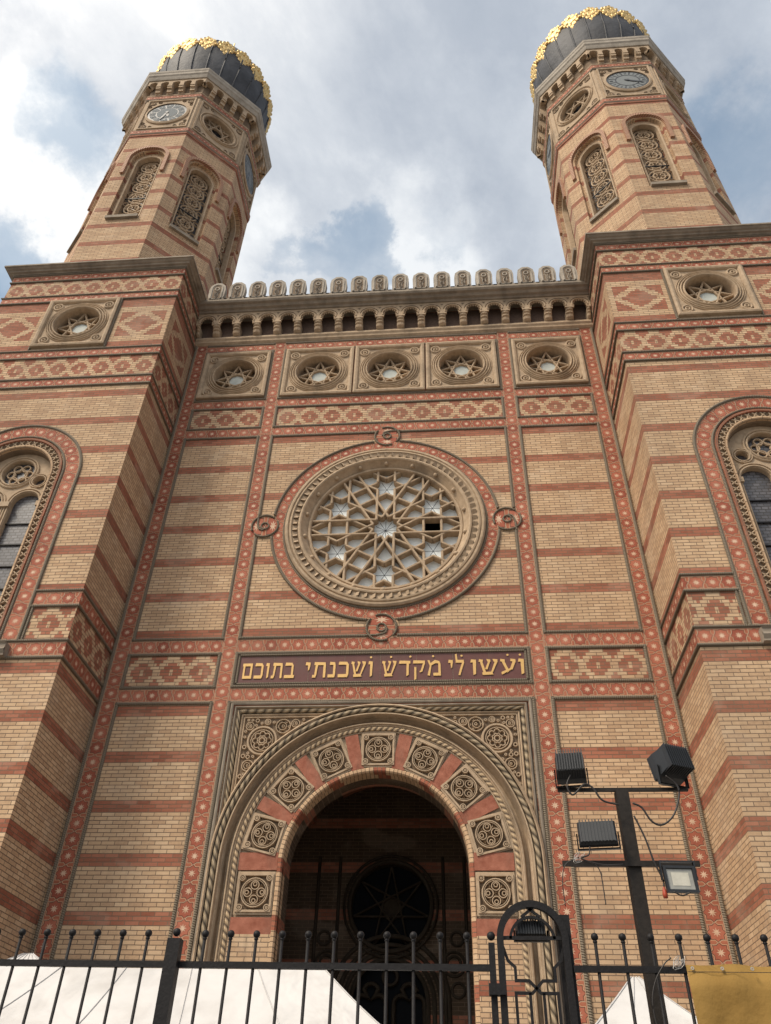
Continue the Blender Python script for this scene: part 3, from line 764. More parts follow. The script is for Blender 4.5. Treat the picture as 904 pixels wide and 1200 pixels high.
for i in range(N19 + 1):
    cx = -6.25 + i * pt
    if i in (0, N19): cx += .07 if i == 0 else -.07
    hw_ = .115 if 0 < i < N19 else .06
    pr = [(21.96, .03), (21.97, .16), (22.02, .24), (22.10, .27), (22.13, .24), (22.16, .30), (22.20, .31), (22.22, .27), (22.26, .34), (22.32, .355)]
    for (z0_, w0_), (z1_, w1_) in zip(pr, pr[1:]):
        for k in range(4):
            a0_, a1_ = PI * k / 4, PI * (k + 1) / 4
            def pp(a, w_, z_): return W(cx - hw_ * math.cos(a), z_, w_ - .06 + .06 * math.sin(a))
            cb.face([pp(a0_, w0_, z0_), pp(a1_, w0_, z0_), pp(a1_, w1_, z1_), pp(a0_, w1_, z1_)], 'stone')
        for sx in (-1, 1): cb.face([W(cx + sx * hw_, z0_, 0), W(cx + sx * hw_, z0_, w0_ - .06), W(cx + sx * hw_, z1_, w1_ - .06), W(cx + sx * hw_, z1_, 0)], 'stone')
cb.build('corbels', coo)
# crest: eighteen upright ornaments
def crest_mesh():
    c = MB(); f = F((0, 0, 0), (1, 0, 0), (0, 0, 1), (0, -1, 0)); t = .085
    o = [(-.16, 0), (.16, 0), (.20, .06), (.225, .15)] + [(.225 * math.cos(a) * (1 if k % 2 else 1.06), .45 + .235 * math.sin(a) * (1 if k % 2 else 1.06)) for k, a in enumerate([R(x) for x in range(-10, 191, 20)])] + [(-.225, .15), (-.20, .06)]
    plate(c, f, o, [], t, 'stone_g', back=-t, outer_edge=True); plate(c, f, o, [], -t, 'stone_g')
    sweep(c, f, [(-.15, .05), (-.155, .42)] + arc(0, .45, .155, 170, 10, 10) + [(.155, .42), (.15, .05)], half(.028, .035, t, 3), 'stone_g')
    plate(c, f, [(-.11, .06), (.11, .06), (.11, .42)] + arc(0, .45, .11, 10, 170, 8) + [(-.11, .42)], [], t + .003, 'stone_d')
    sweep(c, f, circ(0, .42, .06, 10), half(.02, .035, t, 3), 'stone_g', closed=True)
    for sx in (-1, 1):
        sweep(c, f, [(0, .06), (sx * .05, .14), (sx * .035, .24), (sx * .08, .33)], half(.016, .035, t, 2), 'stone_g')
        sweep(c, f, [(0, .12), (0, .33)], half(.014, .035, t, 2), 'stone_g')
    box(c, f, -.335, -.02, -t, .335, .035, t, 'cornice')
    return c
first = None
for i in range(18):
    if first is None: first = crest_mesh().build('crest_ornament', SYN); o = first
    else: o = first.copy(); COL.objects.link(o); o.parent = SYN
    o.location = (-5.69 + i * .6694, -.61, 23.19); o.scale = (1.16, 1, 1.30)

# ------------------------------------------------------------------ towers
def arch_window(name, parent, f, zs, rad_open=.95):
    """big tower window; f origin at the centre axis, v = z"""
    o = MB(); z0 = 9.62
    path = lambda r: [(-r, z0)] + arc(0, zs, r, 180, 0, 48) + [(r, z0)]
    # side recess
    sweep(o, f, path(1.25), [(.0, .0), (-.01, .05), (-.06, .05), (-.07, .0)], 'brick_red')
    sweep(o, f, path(1.17), [(0, .0), (-.13, -.05)], 'stone_d')
    n = 74; L = 2 * (zs - z0) + PI * 1.1
    for i in range(n):        # zigzag bricks set on edge
        s_ = (i + .5) / n * L
        if s_ < zs - z0: p, e = (-1.1, z0 + s_), PI
        elif s_ > L - (zs - z0): p, e = (1.1, z0 + (L - s_)), 0
        else: a = PI - (s_ - (zs - z0)) / 1.1; p, e = (1.1 * math.cos(a), zs + 1.1 * math.sin(a)), a
        fr = f.at(*p, -.02, e)
        for k in (-1, 1): bar(o, fr, (-.07, -.055 * k), (.07, .055 * k), .016, -.03, .035, 'stone', .6)
    sweep(o, f, path(1.03), [(0, -.05), (-.01, .03), (-.05, .03), (-.08, .0), (-.09, -.40)], 'brick_tan')
    sweep(o, f, path(.98), [(0, .0), (-.05, -.1), (-.07, -.34)], 'stone_d')
    # tracery plate
    zt = zs - .55
    oc = archpts(0, z0, zs, .95, 30)
    big = circ(0, zs + .28, .40, 28); sm = [circ(s * .62, zs - .02, .145, 16) for s in (-1, 1)]
    lan = [[(cx - .335, z0 + .15), (cx + .335, z0 + .15)] + arc(cx, zs - .72, .335, 0, 180, 14) for cx in (-.47, .47)]
    gap = []
    plate(o, f, oc, [big] + sm + lan, -.22, 'stone', back=-.34)
    for c_, r_ in (((0, zs + .28), .43), ((0, zs + .28), .50)): sweep(o, f, circ(*c_, r_, 28), half(.03, .05, -.22, 4), 'stone', closed=True)
    for s in (-1, 1):
        for r_ in (.17, .22): sweep(o, f, circ(s * .62, zs - .02, r_, 16), half(.02, .045, -.22, 3), 'stone', closed=True)
        for r_ in (.37, .44): sweep(o, f, [(s * .47 - r_, z0)] + arc(s * .47, zs - .72, r_, 180, 0, 16) + [(s * .47 + r_, z0)], half(.028, .05, -.22, 3), 'stone')
        for sx in (-1, 1): box(o, f, s * .47 + sx * .40 - .07, zs - .86, -.22, s * .47 + sx * .40 + .07, zs - .72, -.13, 'stone')
    for k in range(6):       # six-petalled tracery in the round light
        a = k * PI / 3; sweep(o, f, circ(.225 * math.cos(a), zs + .28 + .225 * math.sin(a), .10, 12), half(.022, .05, -.32, 3), 'stone', closed=True)
    star_tracery(o, f.at(0, zs + .28), .2, 6, 1, .018, -.33, -.28)
    for s in (-1, 1):
        for z_ in [zs - 1.3 - .62 * k for k in range(6)]: box(o, f, s * .47 - .335, z_, -.33, s * .47 + .335, z_ + .03, -.30, 'iron')
    rect(o, f, -.96, z0, .96, zs + 1, -.34, 'leaded')
    box(o, f, -1.60, z0 - .10, .02, 1.60, z0 + .02, .20, 'cornice')
    for sx in (-1, 1):
        sweep(o, F(f(sx * 1.5 - .1, z0 - .12, 0), f.N, f.V, f.U), [(.02, -.14), (.16, -.12), (.22, -.02), (.18, .08), (.24, .14), (.02, .14)], [(0, 0), (0, .2)], 'cornice', closed=True)
        box(o, f, sx * 1.5 - .1, z0 - .26, .0, sx * 1.5 + .1, z0 - .10, .17, 'cornice')
    return o.build(name, parent)

def window_borders(parent, f, zs, z0):
    mb = MB(); r0, r1 = 1.27, 1.74; rm = (r0 + r1) / 2
    path = [(rm, z0)] + arc(0, zs, rm, 0, 180, 48) + [(-rm, z0)]
    sweep(mb, f, path, [(-(r1 - rm) + .07, .014), (rm - r0 - .05, .014)], 'tile', vfit=1, ufit=.31)
    for r_, t in ((r1 - .035, .036), (r0 + .03, .03)):
        sweep(mb, f, [(r_, z0)] + arc(0, zs, r_, 0, 180, 48) + [(-r_, z0)], half(t, .04, .014, 4), 'rope')
    mb.build('window_tile_border', parent)

def turret_face(kind):
    """one of the eight faces in local space: u centred, v = height from the tower top"""
    pass

CL = {'L': (5.5, 33.), 'R': (3.9, 19.)}
for side, sx in (('L', -1), ('R', 1)):
    cx = sx * TWX
    fs = {'front': F((cx, TWF, 0), (1, 0, 0), (0, 0, 1), (0, -1, 0)),
          'in': F((cx - sx * THW, TYC, 0), (0, -sx * -1 if False else (1 if sx < 0 else -1), 0), (0, 0, 1)),
          'out': F((cx + sx * THW, TYC, 0), (0, (-1 if sx < 0 else 1), 0), (0, 0, 1)),
          'back': F((cx, TYC + THW, 0), (-1, 0, 0), (0, 0, 1))}
    t = MB(); ZS = 14.44
    for nm, f in fs.items():
        wz = .0
        # lower shaft, mid field, upper shaft, attic
        for z0_, z1_, m in ((0, 9.38, 'brick_lo'), (10.62, 17.6, 'brick_up')):
            if nm == 'front' and z0_ > 5:
                outl = [(-THW, z0_), (-1.2, z0_), (-1.2, ZS)] + arc(0, ZS, 1.2, 180, 0, 40)[1:] + [(1.2, z0_), (THW, z0_), (THW, z1_), (-THW, z1_)]
                plate(t, f, outl, [], 0, m)
            else: rect(t, f, -THW, z0_, THW, z1_, 0, m)
        for z0_, z1_ in ((9.38, 10.62), (17.6, 19.3), (21.5, 23.1)):
            zc = {9.38: 10.19, 17.6: 18.45, 21.5: 22.27}[z0_]
            # diamonds: eight and a bit across
            n = 9; k = n * .63 / (2 * THW)
            if nm == 'in': n = 9
            if nm == 'front' and z0_ == 9.38:
                for a, b in ((-THW, -1.2), (1.2, THW)):
                    c0 = (-2.24 if a < 0 else 2.24)
                    rect(t, f, a, z0_, b, z1_, 0, 'brick_dia', [(a - c0, z0_ - zc), (b - c0, z0_ - zc), (b - c0, z1_ - zc), (a - c0, z1_ - zc)])
            else:
                rect(t, f, -THW, z0_, THW, z1_, 0, 'brick_dia', [(-THW * k, z0_ - zc), (THW * k, z0_ - zc), (THW * k, z1_ - zc), (-THW * k, z1_ - zc)])
        zc = 20.36
        segs_ = [(-THW, -1.08, -1.93), (1.08, THW, 1.93)] if nm == 'front' else ([(-THW, 0, -1.74), (0, THW, 1.74)])
        if nm == 'in':  # the visible two metres in front of the central wall
            yl = TYC  # u = 0 at TYC
            uf = (TWF - TYC) * (1 if sx < 0 else -1); uw = (0 - TYC) * (1 if sx < 0 else -1)
            c_ = (uf + uw) / 2
            a, b = sorted((uf, uw)); segs_ = [(a, b, c_), tuple(sorted((uw, -uf))) + (-uf * .3,)]
        for a, b, c_ in segs_:
            rect(t, f, a, 19.3, b, 21.5, 0, 'brick_big', [(a - c_, 19.3 - zc), (b - c_, 19.3 - zc), (b - c_, 21.5 - zc), (a - c_, 21.5 - zc)])
        if nm == 'front': plate(t, f, [(-1.08, 19.3), (1.08, 19.3), (1.08, 21.5), (-1.08, 21.5)], [circ(0, 20.44, .74, 32)], 0, 'stone', back=-.3)
        rect(t, f, -THW, 23.1, THW, 23.2, 0, 'cornice')
    tow = t.build('tower', SYN)
    # roof slab
    HF = F((cx, TYC, 0), (1, 0, 0), (0, 1, 0))
    sq = [(-THW, -THW), (THW, -THW), (THW, THW), (-THW, THW)]
    c = MB()
    prof = [(0, 23.04), (-.05, 23.04), (-.08, 23.07), (-.14, 23.08), (-.16, 23.12), (-.21, 23.14), (-.26, 23.19), (-.29, 23.19), (-.29, 23.25), (-.26, 23.27), (0, 23.32)]
    sweep(c, HF, sq, prof, 'cornice', closed=True); rect(c, HF, -THW, -THW, THW, THW, 23.32, 'cornice')
    c.build('tower_cornice', tow)
    # tile borders wrapping the tower: tile band and rope mouldings swept round the shaft
    for zc, wd, part in ((22.83, .40, 0), (21.70, .38, 0), (19.06, .40, 0), (17.83, .40, 0), (10.80, .46, 1), (9.57, .46, 0)):
        b = MB(); hh = wd / 2; m_ = .05 if wd < .3 else .07
        def around(prof_, mm, **kw):
            if part:
                gp = 1.70   # leave the window free on the front
                pth = [(gp, -THW), (THW, -THW), (THW, THW), (-THW, THW), (-THW, -THW), (-gp, -THW)]
                sweep(b, HF, pth, prof_, mm, **kw)
            else: sweep(b, HF, sq, prof_, mm, closed=True, **kw)
        around([(-.014, zc - hh + m_), (-.014, zc + hh - m_)], 'tile', vfit=1, ufit=.315)
        for s_ in (-1, 1):
            z_ = zc + s_ * (hh - m_ / 2)
            around([(-.014, z_ - m_ / 2), (-.045, z_ - m_ * .3), (-.052, z_), (-.045, z_ + m_ * .3), (-.014, z_ + m_ / 2)], 'rope')
        b.build('tile_border', tow)
    if True:   # vertical mouldings by the diamond panel beside the window
        for s_ in (-1, 1):
            b = MB(); sweep(b, fs['front'], [(s_ * 1.78, 9.78), (s_ * 1.78, 10.58)], half(.03, .035, .006, 3), 'rope'); b.build('panel_moulding', tow)
    window_borders(tow, fs['front'], ZS, 9.78)
    arch_window('arched_window', tow, fs['front'], ZS)
    rosette('rosette_window', tow, fs['front'].at(0, 20.44), 1.08, .62, False)
    for s_ in (-1, 1):
        b = MB(); sweep(b, fs['front'], [(s_ * 1.11, 19.27), (s_ * 1.11, 21.51)], half(.03, .06, .0, 3), 'rope'); b.build('panel_moulding', tow)

    # --- octagonal turret
    OY, OA = .60, 2.69; hw = OA * math.tan(PI / 8); zb_, zt_ = 23.32, 35.3
    tb = MB(); frames = []
    for k in range(8):
        ang = -PI / 2 + k * PI / 4
        frames.append(wallf(cx + OA * math.cos(ang), OY + OA * math.sin(ang), 0, ang))
    wzs, wz0, wr_ = 30.12, 26.15, .47
    hood_s, hood_r = 30.25, .74
    for k, f in enumerate(frames):
        hole = [(-.60, wz0 - .05), (.60, wz0 - .05)] + arc(0, hood_s, .60, 0, 180, 16)
        plate(tb, f, [(-hw, zb_), (hw, zb_), (hw, 32.2), (-hw, 32.2)], [hole], 0, 'brick_tur', back=-.14)
        inner = [(-wr_, wz0), (wr_, wz0)] + arc(0, wzs, wr_, 0, 180, 16)
        plate(tb, f, hole, [inner], -.14, 'brick_tur', back=-.5)
        # belt field
        plate(tb, f, [(-hw, 32.2), (hw, 32.2), (hw, 35.35), (-hw, 35.35)], [circ(0, 33.86, .70, 24)] if k % 2 else [], 0, 'stone', back=-.3)
        rect(tb, f, -hw, 35.35, hw, 36.6, 0, 'stone_d')
    tur = tb.build('turret', tow)
    for k, f in enumerate(frames):
        w_ = MB()
        # hooded arch of red dentil brick
        sweep(w_, f, [(-hood_r, 29.15)] + arc(0, hood_s, hood_r, 180, 0, 24) + [(hood_r, 29.15)], [(.07, 0), (.065, .09), (-.065, .09), (-.07, 0)], 'rope_r')
        sweep(w_, f, [(-wr_, wz0)] + arc(0, wzs, wr_, 180, 0, 18) + [(wr_, wz0)], [(.05, -.14), (.03, -.10), (-.02, -.12), (-.03, -.3)], 'stone')
        for j in range(6):
            zc_ = wz0 + .42 + j * .72
            for rr_ in (.34, .20): sweep(w_, f, circ(0, zc_, rr_, 14), half(.035, .05, -.36, 3), 'stone', closed=True)
            for q in range(6):
                e = q * PI / 3; bar(w_, f, (.06 * math.cos(e), zc_ + .06 * math.sin(e)), (.33 * math.cos(e), zc_ + .33 * math.sin(e)), .022, -.38, -.32 - .002 * q, 'stone')
            for s_ in (-1, 1): sweep(w_, f, circ(s_ * .37, zc_ + .36, .10, 8), half(.025, .04, -.36, 2), 'stone', closed=True)
        rect(w_, f, -wr_, wz0, wr_, wzs + wr_, -.46, 'leaded')
        box(w_, f, -wr_, 27.9, -.33, wr_, 27.94, -.30, 'iron')
        box(w_, f, -.56, wz0 - .12, -.12, .56, wz0 + .02, .10, 'cornice')
        w_.build('turret_window', tow)
    OF = F((cx, OY, 0), (1, 0, 0), (0, 1, 0))
    octp = [((OA / math.cos(PI / 8)) * math.cos(PI / 8 + k * PI / 4), (OA / math.cos(PI / 8)) * math.sin(PI / 8 + k * PI / 4)) for k in range(8)]
    for zc in (32.32, 35.33):
        bl = MB()
        sweep(bl, OF, octp, [(-.05, zc - .12), (-.05, zc + .12)], 'tile', closed=True, vfit=1, ufit=.24)
        for s_, r_ in ((-1, .04), (1, .04)):
            z_ = zc + s_ * .15; sweep(bl, OF, octp, [(0, z_ - .05), (-r_, z_ - .03), (-r_ - .015, z_), (-r_, z_ + .03), (0, z_ + .05)], 'cornice', closed=True)
        if zc < 33: sweep(bl, OF, octp, [(0, 32.02), (-.03, 32.04), (-.03, 32.17), (0, 32.19)], 'brick_red', closed=True)
        bl.build('belt_course', tow)
    for k, f in enumerate(frames):
        if k % 2 == 0:
            ck = MB(); cf = f.at(0, 33.86)
            sweep(ck, cf, [(-1.0, -1.25), (1.0, -1.25), (1.0, 1.25), (-1.0, 1.25)], [(0, 0), (0, .05), (.06, .05), (.08, 0)], 'stone', closed=True)
            lathe(ck, cf, [(.90, 0), (.90, .05), (.83, .08), (.80, .08), (.80, .05)], 'stone', 40, False)
            plate(ck, cf, circ(0, 0, .80, 40), [], .045, 'clockblk')
            for q in range(12):
                a0_, a1_ = R(30 * q - 12), R(30 * q + 12)
                plate(ck, cf, [(.48 * math.cos(a0_), .48 * math.sin(a0_))] + [(.71 * math.cos(a0_ + (a1_ - a0_) * j / 3), .71 * math.sin(a0_ + (a1_ - a0_) * j / 3)) for j in range(4)] + [(.48 * math.cos(a1_), .48 * math.sin(a1_))], [], .052, 'clockface' if q % 1 == 0 else 'clockblue')
                e = R(30 * q); nf = cf.at(.62 * math.cos(e), .62 * math.sin(e), .055, e - PI / 2)
                for dx in ((0,) if q % 3 else (-.025, .025)): box(ck, nf, dx - .013, -.07, 0, dx + .013, .05, .006, 'clockblk')
            plate(ck, cf, circ(0, 0, .42, 32), [], .052, 'clockface')
            hh_, mm_ = CL[side]
            for ang, ln, wd in ((90 - 30 * hh_, .36, .05), (90 - 6 * mm_, .62, .035)):
                e = R(ang); hf = cf.at(0, 0, .075 if ln > .5 else .065, e)
                plate(ck, hf, [(-.12, -wd * .6), (0, -wd), (ln * .7, -wd * 1.2), (ln, 0), (ln * .7, wd * 1.2), (0, wd), (-.12, wd * .6)], [], 0, 'clockblk', back=-.008, outer_edge=True)
            plate(ck, cf, circ(0, 0, .06, 12), [], .085, 'clockblk')
            for ax in (-1, 1):
                for ay in (-1, 1):
                    for r_ in (.13, .06): sweep(ck, cf, circ(ax * .80, ay * 1.0, r_, 12), half(.022, .03, 0, 3), 'stone_d' if r_ > .1 else 'stone', closed=True)
                    sweep(ck, cf, circ(ax * .86, ay * .72, .07, 10), half(.018, .03, 0, 2), 'stone_d', closed=True)
                    sweep(ck, cf, circ(ax * .50, ay * 1.08, .07, 10), half(.018, .03, 0, 2), 'stone_d', closed=True)
            ck.build('clock', tow)
        else:
            ro = MB(); cf = f.at(0, 33.86)
            sweep(ro, cf, [(-1.0, -1.25), (1.0, -1.25), (1.0, 1.25), (-1.0, 1.25)], [(0, 0), (0, .05), (.06, .05), (.08, 0)], 'stone', closed=True)
            for r_, t_ in ((.74, .05), (.86, .03)): sweep(ro, cf, circ(0, 0, r_, 32), half(t_, .06, 0, 4), 'stone', closed=True)
            star_tracery(ro, cf, .70, 8, 3, .026, -.22, -.12)
            for q in range(8): 
                e = R(45 * q + 22.5); sweep(ro, cf, circ(.56 * math.cos(e), .56 * math.sin(e), .10, 10), half(.02, .04, -.2, 2), 'stone', closed=True)
            plate(ro, cf, circ(0, 0, .70, 24), [], -.28, 'lead')
            for ax in (-1, 1):
                for ay in (-1, 1):
                    for r_ in (.13, .06): sweep(ro, cf, circ(ax * .80, ay * 1.0, r_, 12), half(.022, .03, 0, 3), 'stone_d' if r_ > .1 else 'stone', closed=True)
                    sweep(ro, cf, circ(ax * .50, ay * 1.08, .07, 10), half(.018, .03, 0, 2), 'stone_d', closed=True)
            ro.build('turret_rosette', tow)
    tc = MB()
    for k, f in enumerate(frames):
        n = 5; hwc = hw + .10
        for i in range(n + 1):
            x = -hwc + 2 * hwc * i / n
            if i in (0, n): continue
            pr = [(35.52, .04), (35.60, .14), (35.72, .18), (35.76, .15), (35.80, .22), (35.92, .25), (36.0, .27)]
            for (za, wa), (zb2, wb) in zip(pr, pr[1:]):
                box(tc, f, x - .10, za, 0, x + .10, zb2, (wa + wb) / 2, 'stone')
            box(tc, f, x - .085, 36.0, 0, x + .085, 36.28, .26, 'stone')
        pts = [(-hwc, 36.5), (-hwc, 36.12)]
        for i in range(n):
            c_ = -hwc + 2 * hwc * (i + .5) / n; r_ = hwc / n - .075
            pts += [(c_ - r_, 36.12)] + arc(c_, 36.2, r_, 180, 0, 10) + [(c_ + r_, 36.12)]
        pts += [(hwc, 36.12), (hwc, 36.5)]
        plate(tc, f, pts, [], .24, 'stone', back=.0, outer_edge=True)
    sweep(tc, OF, octp, [(0, 36.48), (-.28, 36.48), (-.31, 36.56), (-.34, 36.66), (-.38, 36.72), (-.39, 36.86), (-.41, 36.90), (-.42, 37.02), (-.38, 37.06), (0, 37.12)], 'stone_g', closed=True)
    sweep(tc, OF, octp, [(0, 35.46), (-.06, 35.47), (-.07, 35.52), (0, 35.54)], 'stone', closed=True)
    plate(tc, OF, octp, [], 37.12, 'cornice')
    tc.build('turret_cornice', tow)
    # --- dome
    dm = MB(); DF = F((cx, OY, 0), (1, 0, 0), (0, 1, 0))
    dprof = [(2.40, 37.1), (2.40, 37.5), (2.28, 37.6), (2.28, 38.0), (2.42, 38.5), (2.56, 39.1), (2.67, 39.7), (2.70, 40.3), (2.72, 40.8), (2.67, 41.3), (2.56, 41.8), (2.38, 42.3), (2.10, 42.9), (1.94, 43.4), (1.5, 43.9), (1.0, 44.4), (.6, 44.8), (.33, 45.2), (.18, 45.7), (.12, 46.1)]
    lathe(dm, DF, dprof, 'dome', 48, True)
    for k in range(24):
        a = 2 * PI * k / 24
        tube(dm, [DF((r + .01) * math.cos(a), (r + .01) * math.sin(a), z) for r, z in dprof[3:18]], .035, 'dome', 5)
    dmo = dm.build('dome', tow)
    fn = MB(); lathe(fn, DF, [(.10, 46.0), (.28, 46.2), (.34, 46.4), (.28, 46.6), (.08, 46.75), (.08, 47.0), (.2, 47.15), (.2, 47.3), (.05, 47.45), (.03, 48.4), (0, 48.5)], 'gold', 16)
    fn.build('finial', tow)
    # gilded leaves round the widest part
    lf = MB(); random.seed(3)
    for (x, y, r_) in ((0, 0, .17), (-.2, .05, .13), (.2, .05, .13), (-.13, .22, .12), (.13, .22, .12), (0, .30, .10), (-.12, -.2, .12), (.12, -.2, .12), (0, -.34, .10), (-.31, .17, .08), (.31, .17, .08), (-.28, -.10, .08), (.28, -.10, .08), (0, -.46, .06), (-.39, .0, .06), (.39, .0, .06)):
        lathe(lf, F((0, 0, 0), (1, 0, 0), (0, 0, 1), (0, -1, 0)).at(x, y, 0), [(r_, 0), (r_ * .95, .05), (r_ * .6, .09), (r_ * .45, .06), (0, .12)], 'gold', 8, True)
    lob = None
    for k in range(20):
        if lob is None: o = lf.build('gilded_leaf', tow); lob = o
        else: o = lob.copy(); COL.objects.link(o); o.parent = tow
        a = 2 * PI * (k + .5) / 20; z = 40.95; r_ = 2.70
        o.location = (cx + r_ * math.cos(a), OY + r_ * math.sin(a), z); o.rotation_euler = (R(8), 0, a + PI / 2); o.scale = (1.0, 1, 1.3)

# ------------------------------------------------------------------ fence
FY = -11.0
FE = tag(empty('iron_fence', (.6, FY, 0)), 'black iron fence of ball-topped bars with one thick post', 'fence')
def child(mb, name, parent, loc=(0, 0, 0)):
    """mesh built about its own base, placed in world space under its thing"""
    o = mb.build(name); o.parent = parent; o.location = Vector(loc) - parent.location; return o
ff = F((0, 0, 0), (1, 0, 0), (0, 0, 1), (0, -1, 0))
def bar_mesh():
    m = MB(); tube(m, [(0, 0, .08), (0, 0, 2.53)], .0085, 'iron', 8, True); return m
def fin_mesh():
    m = MB(); ball(m, (0, 0, 0), .0195, 'iron', 12); lathe(m, F((0, 0, -.030), (1, 0, 0), (0, 1, 0)), [(.0085, 0), (.013, .006), (.0085, .014)], 'iron', 8); return m
pk = fnm = None
def picket(x, parent):
    global pk, fnm
    if pk is None: a = bar_mesh().build('bar'); b = fin_mesh().build('ball_finial'); pk, fnm = a, b
    else: a = pk.copy(); b = fnm.copy(); COL.objects.link(a); COL.objects.link(b)
    a.parent = parent; a.location = (x - parent.location.x, 0, 0); b.parent = a; b.location = (0, 0, 2.548)
x = -2.98
xs_left = [-.005 - .1425 * k for k in range(1, 22)] + [.168 + .1405 * k for k in range(11)]
for xx in sorted(xs_left): picket(xx, FE)
for z_ in (2.385, .2):
    m = MB(); box(m, ff, -3.1, z_, -.012, 1.70, z_ + .03, .012, 'iron'); child(m, 'rail', FE, (0, FY, 0))
m = MB(); box(m, ff, -.035, 0, -.032, .035, 2.515, .032, 'iron'); ball(m, (0, 0, 2.548), .021, 'iron', 12); child(m, 'post', FE, (0.018, FY - .03, 0))
# gate leaf post at the end
m = MB(); box(m, ff, -.016, 0, -.016, .016, 2.515, .016, 'iron'); ball(m, (0, 0, 2.548), .022, 'iron', 12); child(m, 'end_post', FE, (1.70, FY, 0))
m = MB(); box(m, ff, -.03, -.025, -.03, .055, .025, .03, 'iron'); child(m, 'latch', FE, (1.705, FY - .02, 2.30))
# arched panel
AG = tag(empty('arched_gate_panel', (1.92, FY, 0)), 'round-topped black iron gate panel with angular scrollwork at the right end of the fence', 'gate')
m = MB(); rr_ = .168; zc_ = 2.535
sweep(m, ff, [(-rr_, 0)] + arc(0, zc_, rr_, 180, 0, 28) + [(rr_ + .01, 0)], slabp(-.017, .017, -.018, .018), 'iron'); child(m, 'frame', AG, (1.915, FY, 0))
m = MB(); box(m, ff, -.036, 0, -.05, .036, 2.66, .02, 'iron', ''); sweep(m, ff, [(-.2, 2.66)], [(0, 0)], 'iron') if False else None
child(m, 'gate_post', AG, (2.085, FY + .05, 0))
m = MB()
def pl(pts, t=.007): sweep(m, ff, pts, slabp(-t, t, -.006, .006), 'iron')
pl(arc(0, zc_ - .01, .115, 175, 5, 16)); pl([(-.15, zc_ + .005), (.15, zc_ + .005)], .009)
pl([(-.02, zc_ + .155), (.05, zc_ + .105)]); pl([(.02, zc_ + .155), (-.05, zc_ + .105)])
for s_ in (-1, 1):
    pl([(s_ * .158, zc_ - .03), (s_ * .135, zc_ - .10), (s_ * .10, zc_ - .13), (s_ * .10, zc_ - .19), (s_ * .035, zc_ - .19), (-s_ * .022, zc_ - .245), (-s_ * .105, zc_ - .245), (-s_ * .105, .1)])
    pl([(s_ * .034, zc_ - .245), (s_ * .034, .1)])
pl([(-.15, .1), (.15, .1)], .009)
child(m, 'scrollwork', AG, (1.915, FY, 0))
# right section
FR = tag(empty('iron_fence', (2.7, FY, 0)), 'short run of black ball-topped iron bars between the arched gate and the ochre banner', 'fence')
for xx in [2.236 + .1425 * k for k in range(9)]: picket(xx, FR)
for z_ in (2.385, .2):
    m = MB(); box(m, ff, 2.11, z_, -.012, 3.5, z_ + .03, .012, 'iron'); child(m, 'rail', FR, (0, FY, 0))

# banner
def banner_mat():
    M = Mat('ochre_banner_cloth', .8, .2); n = M.noise(M.pos(), 3.5, 4)
    M.base(M.ramp(n, [(.3, (.255, .15, .04)), (.7, (.31, .19, .055))])); M.bump(M.noise(M.pos(), 9., 4), .012)
    return M.m
m = MB(); bm_ = banner_mat(); nx, nz = 16, 14
def bw(i, j): x = 2.665 + .62 * i / nx; z = 2.418 - 1.5 * j / nz; return Vector((x, FY - .035 - .006 * math.sin(i * 1.3) * (1 - j / nz) - .012 * math.sin(j * .8 + i * .4), z - .004 * math.sin(i * .8)))
for i in range(nx):
    for j in range(nz):
        m.face([bw(i, j + 1), bw(i + 1, j + 1), bw(i + 1, j), bw(i, j)], bm_, smooth=True)
for i in range(nx): m.face([bw(i, 0), bw(i + 1, 0), bw(i + 1, 0) + Vector((0, .006, -.012)), bw(i, 0) + Vector((0, .006, -.012))], bm_)
sweep(m, F((0, FY - .05, 0), (1, 0, 0), (0, 0, 1), (0, -1, 0)), [(2.665, 2.385), (3.28, 2.385)], [(.0015, 0), (-.0015, 0)], 'cable')
for k in range(5): lathe(m, F((2.69 + k * .145, FY - .052, 2.40), (1, 0, 0), (0, 0, 1), (0, -1, 0)), [(.004, 0), (.004, .003), (.008, .003), (.009, 0)], 'wire', 10, False)
tag(m.build('banner'), 'plain ochre cloth banner tied to the iron fence at its right end', 'banner')

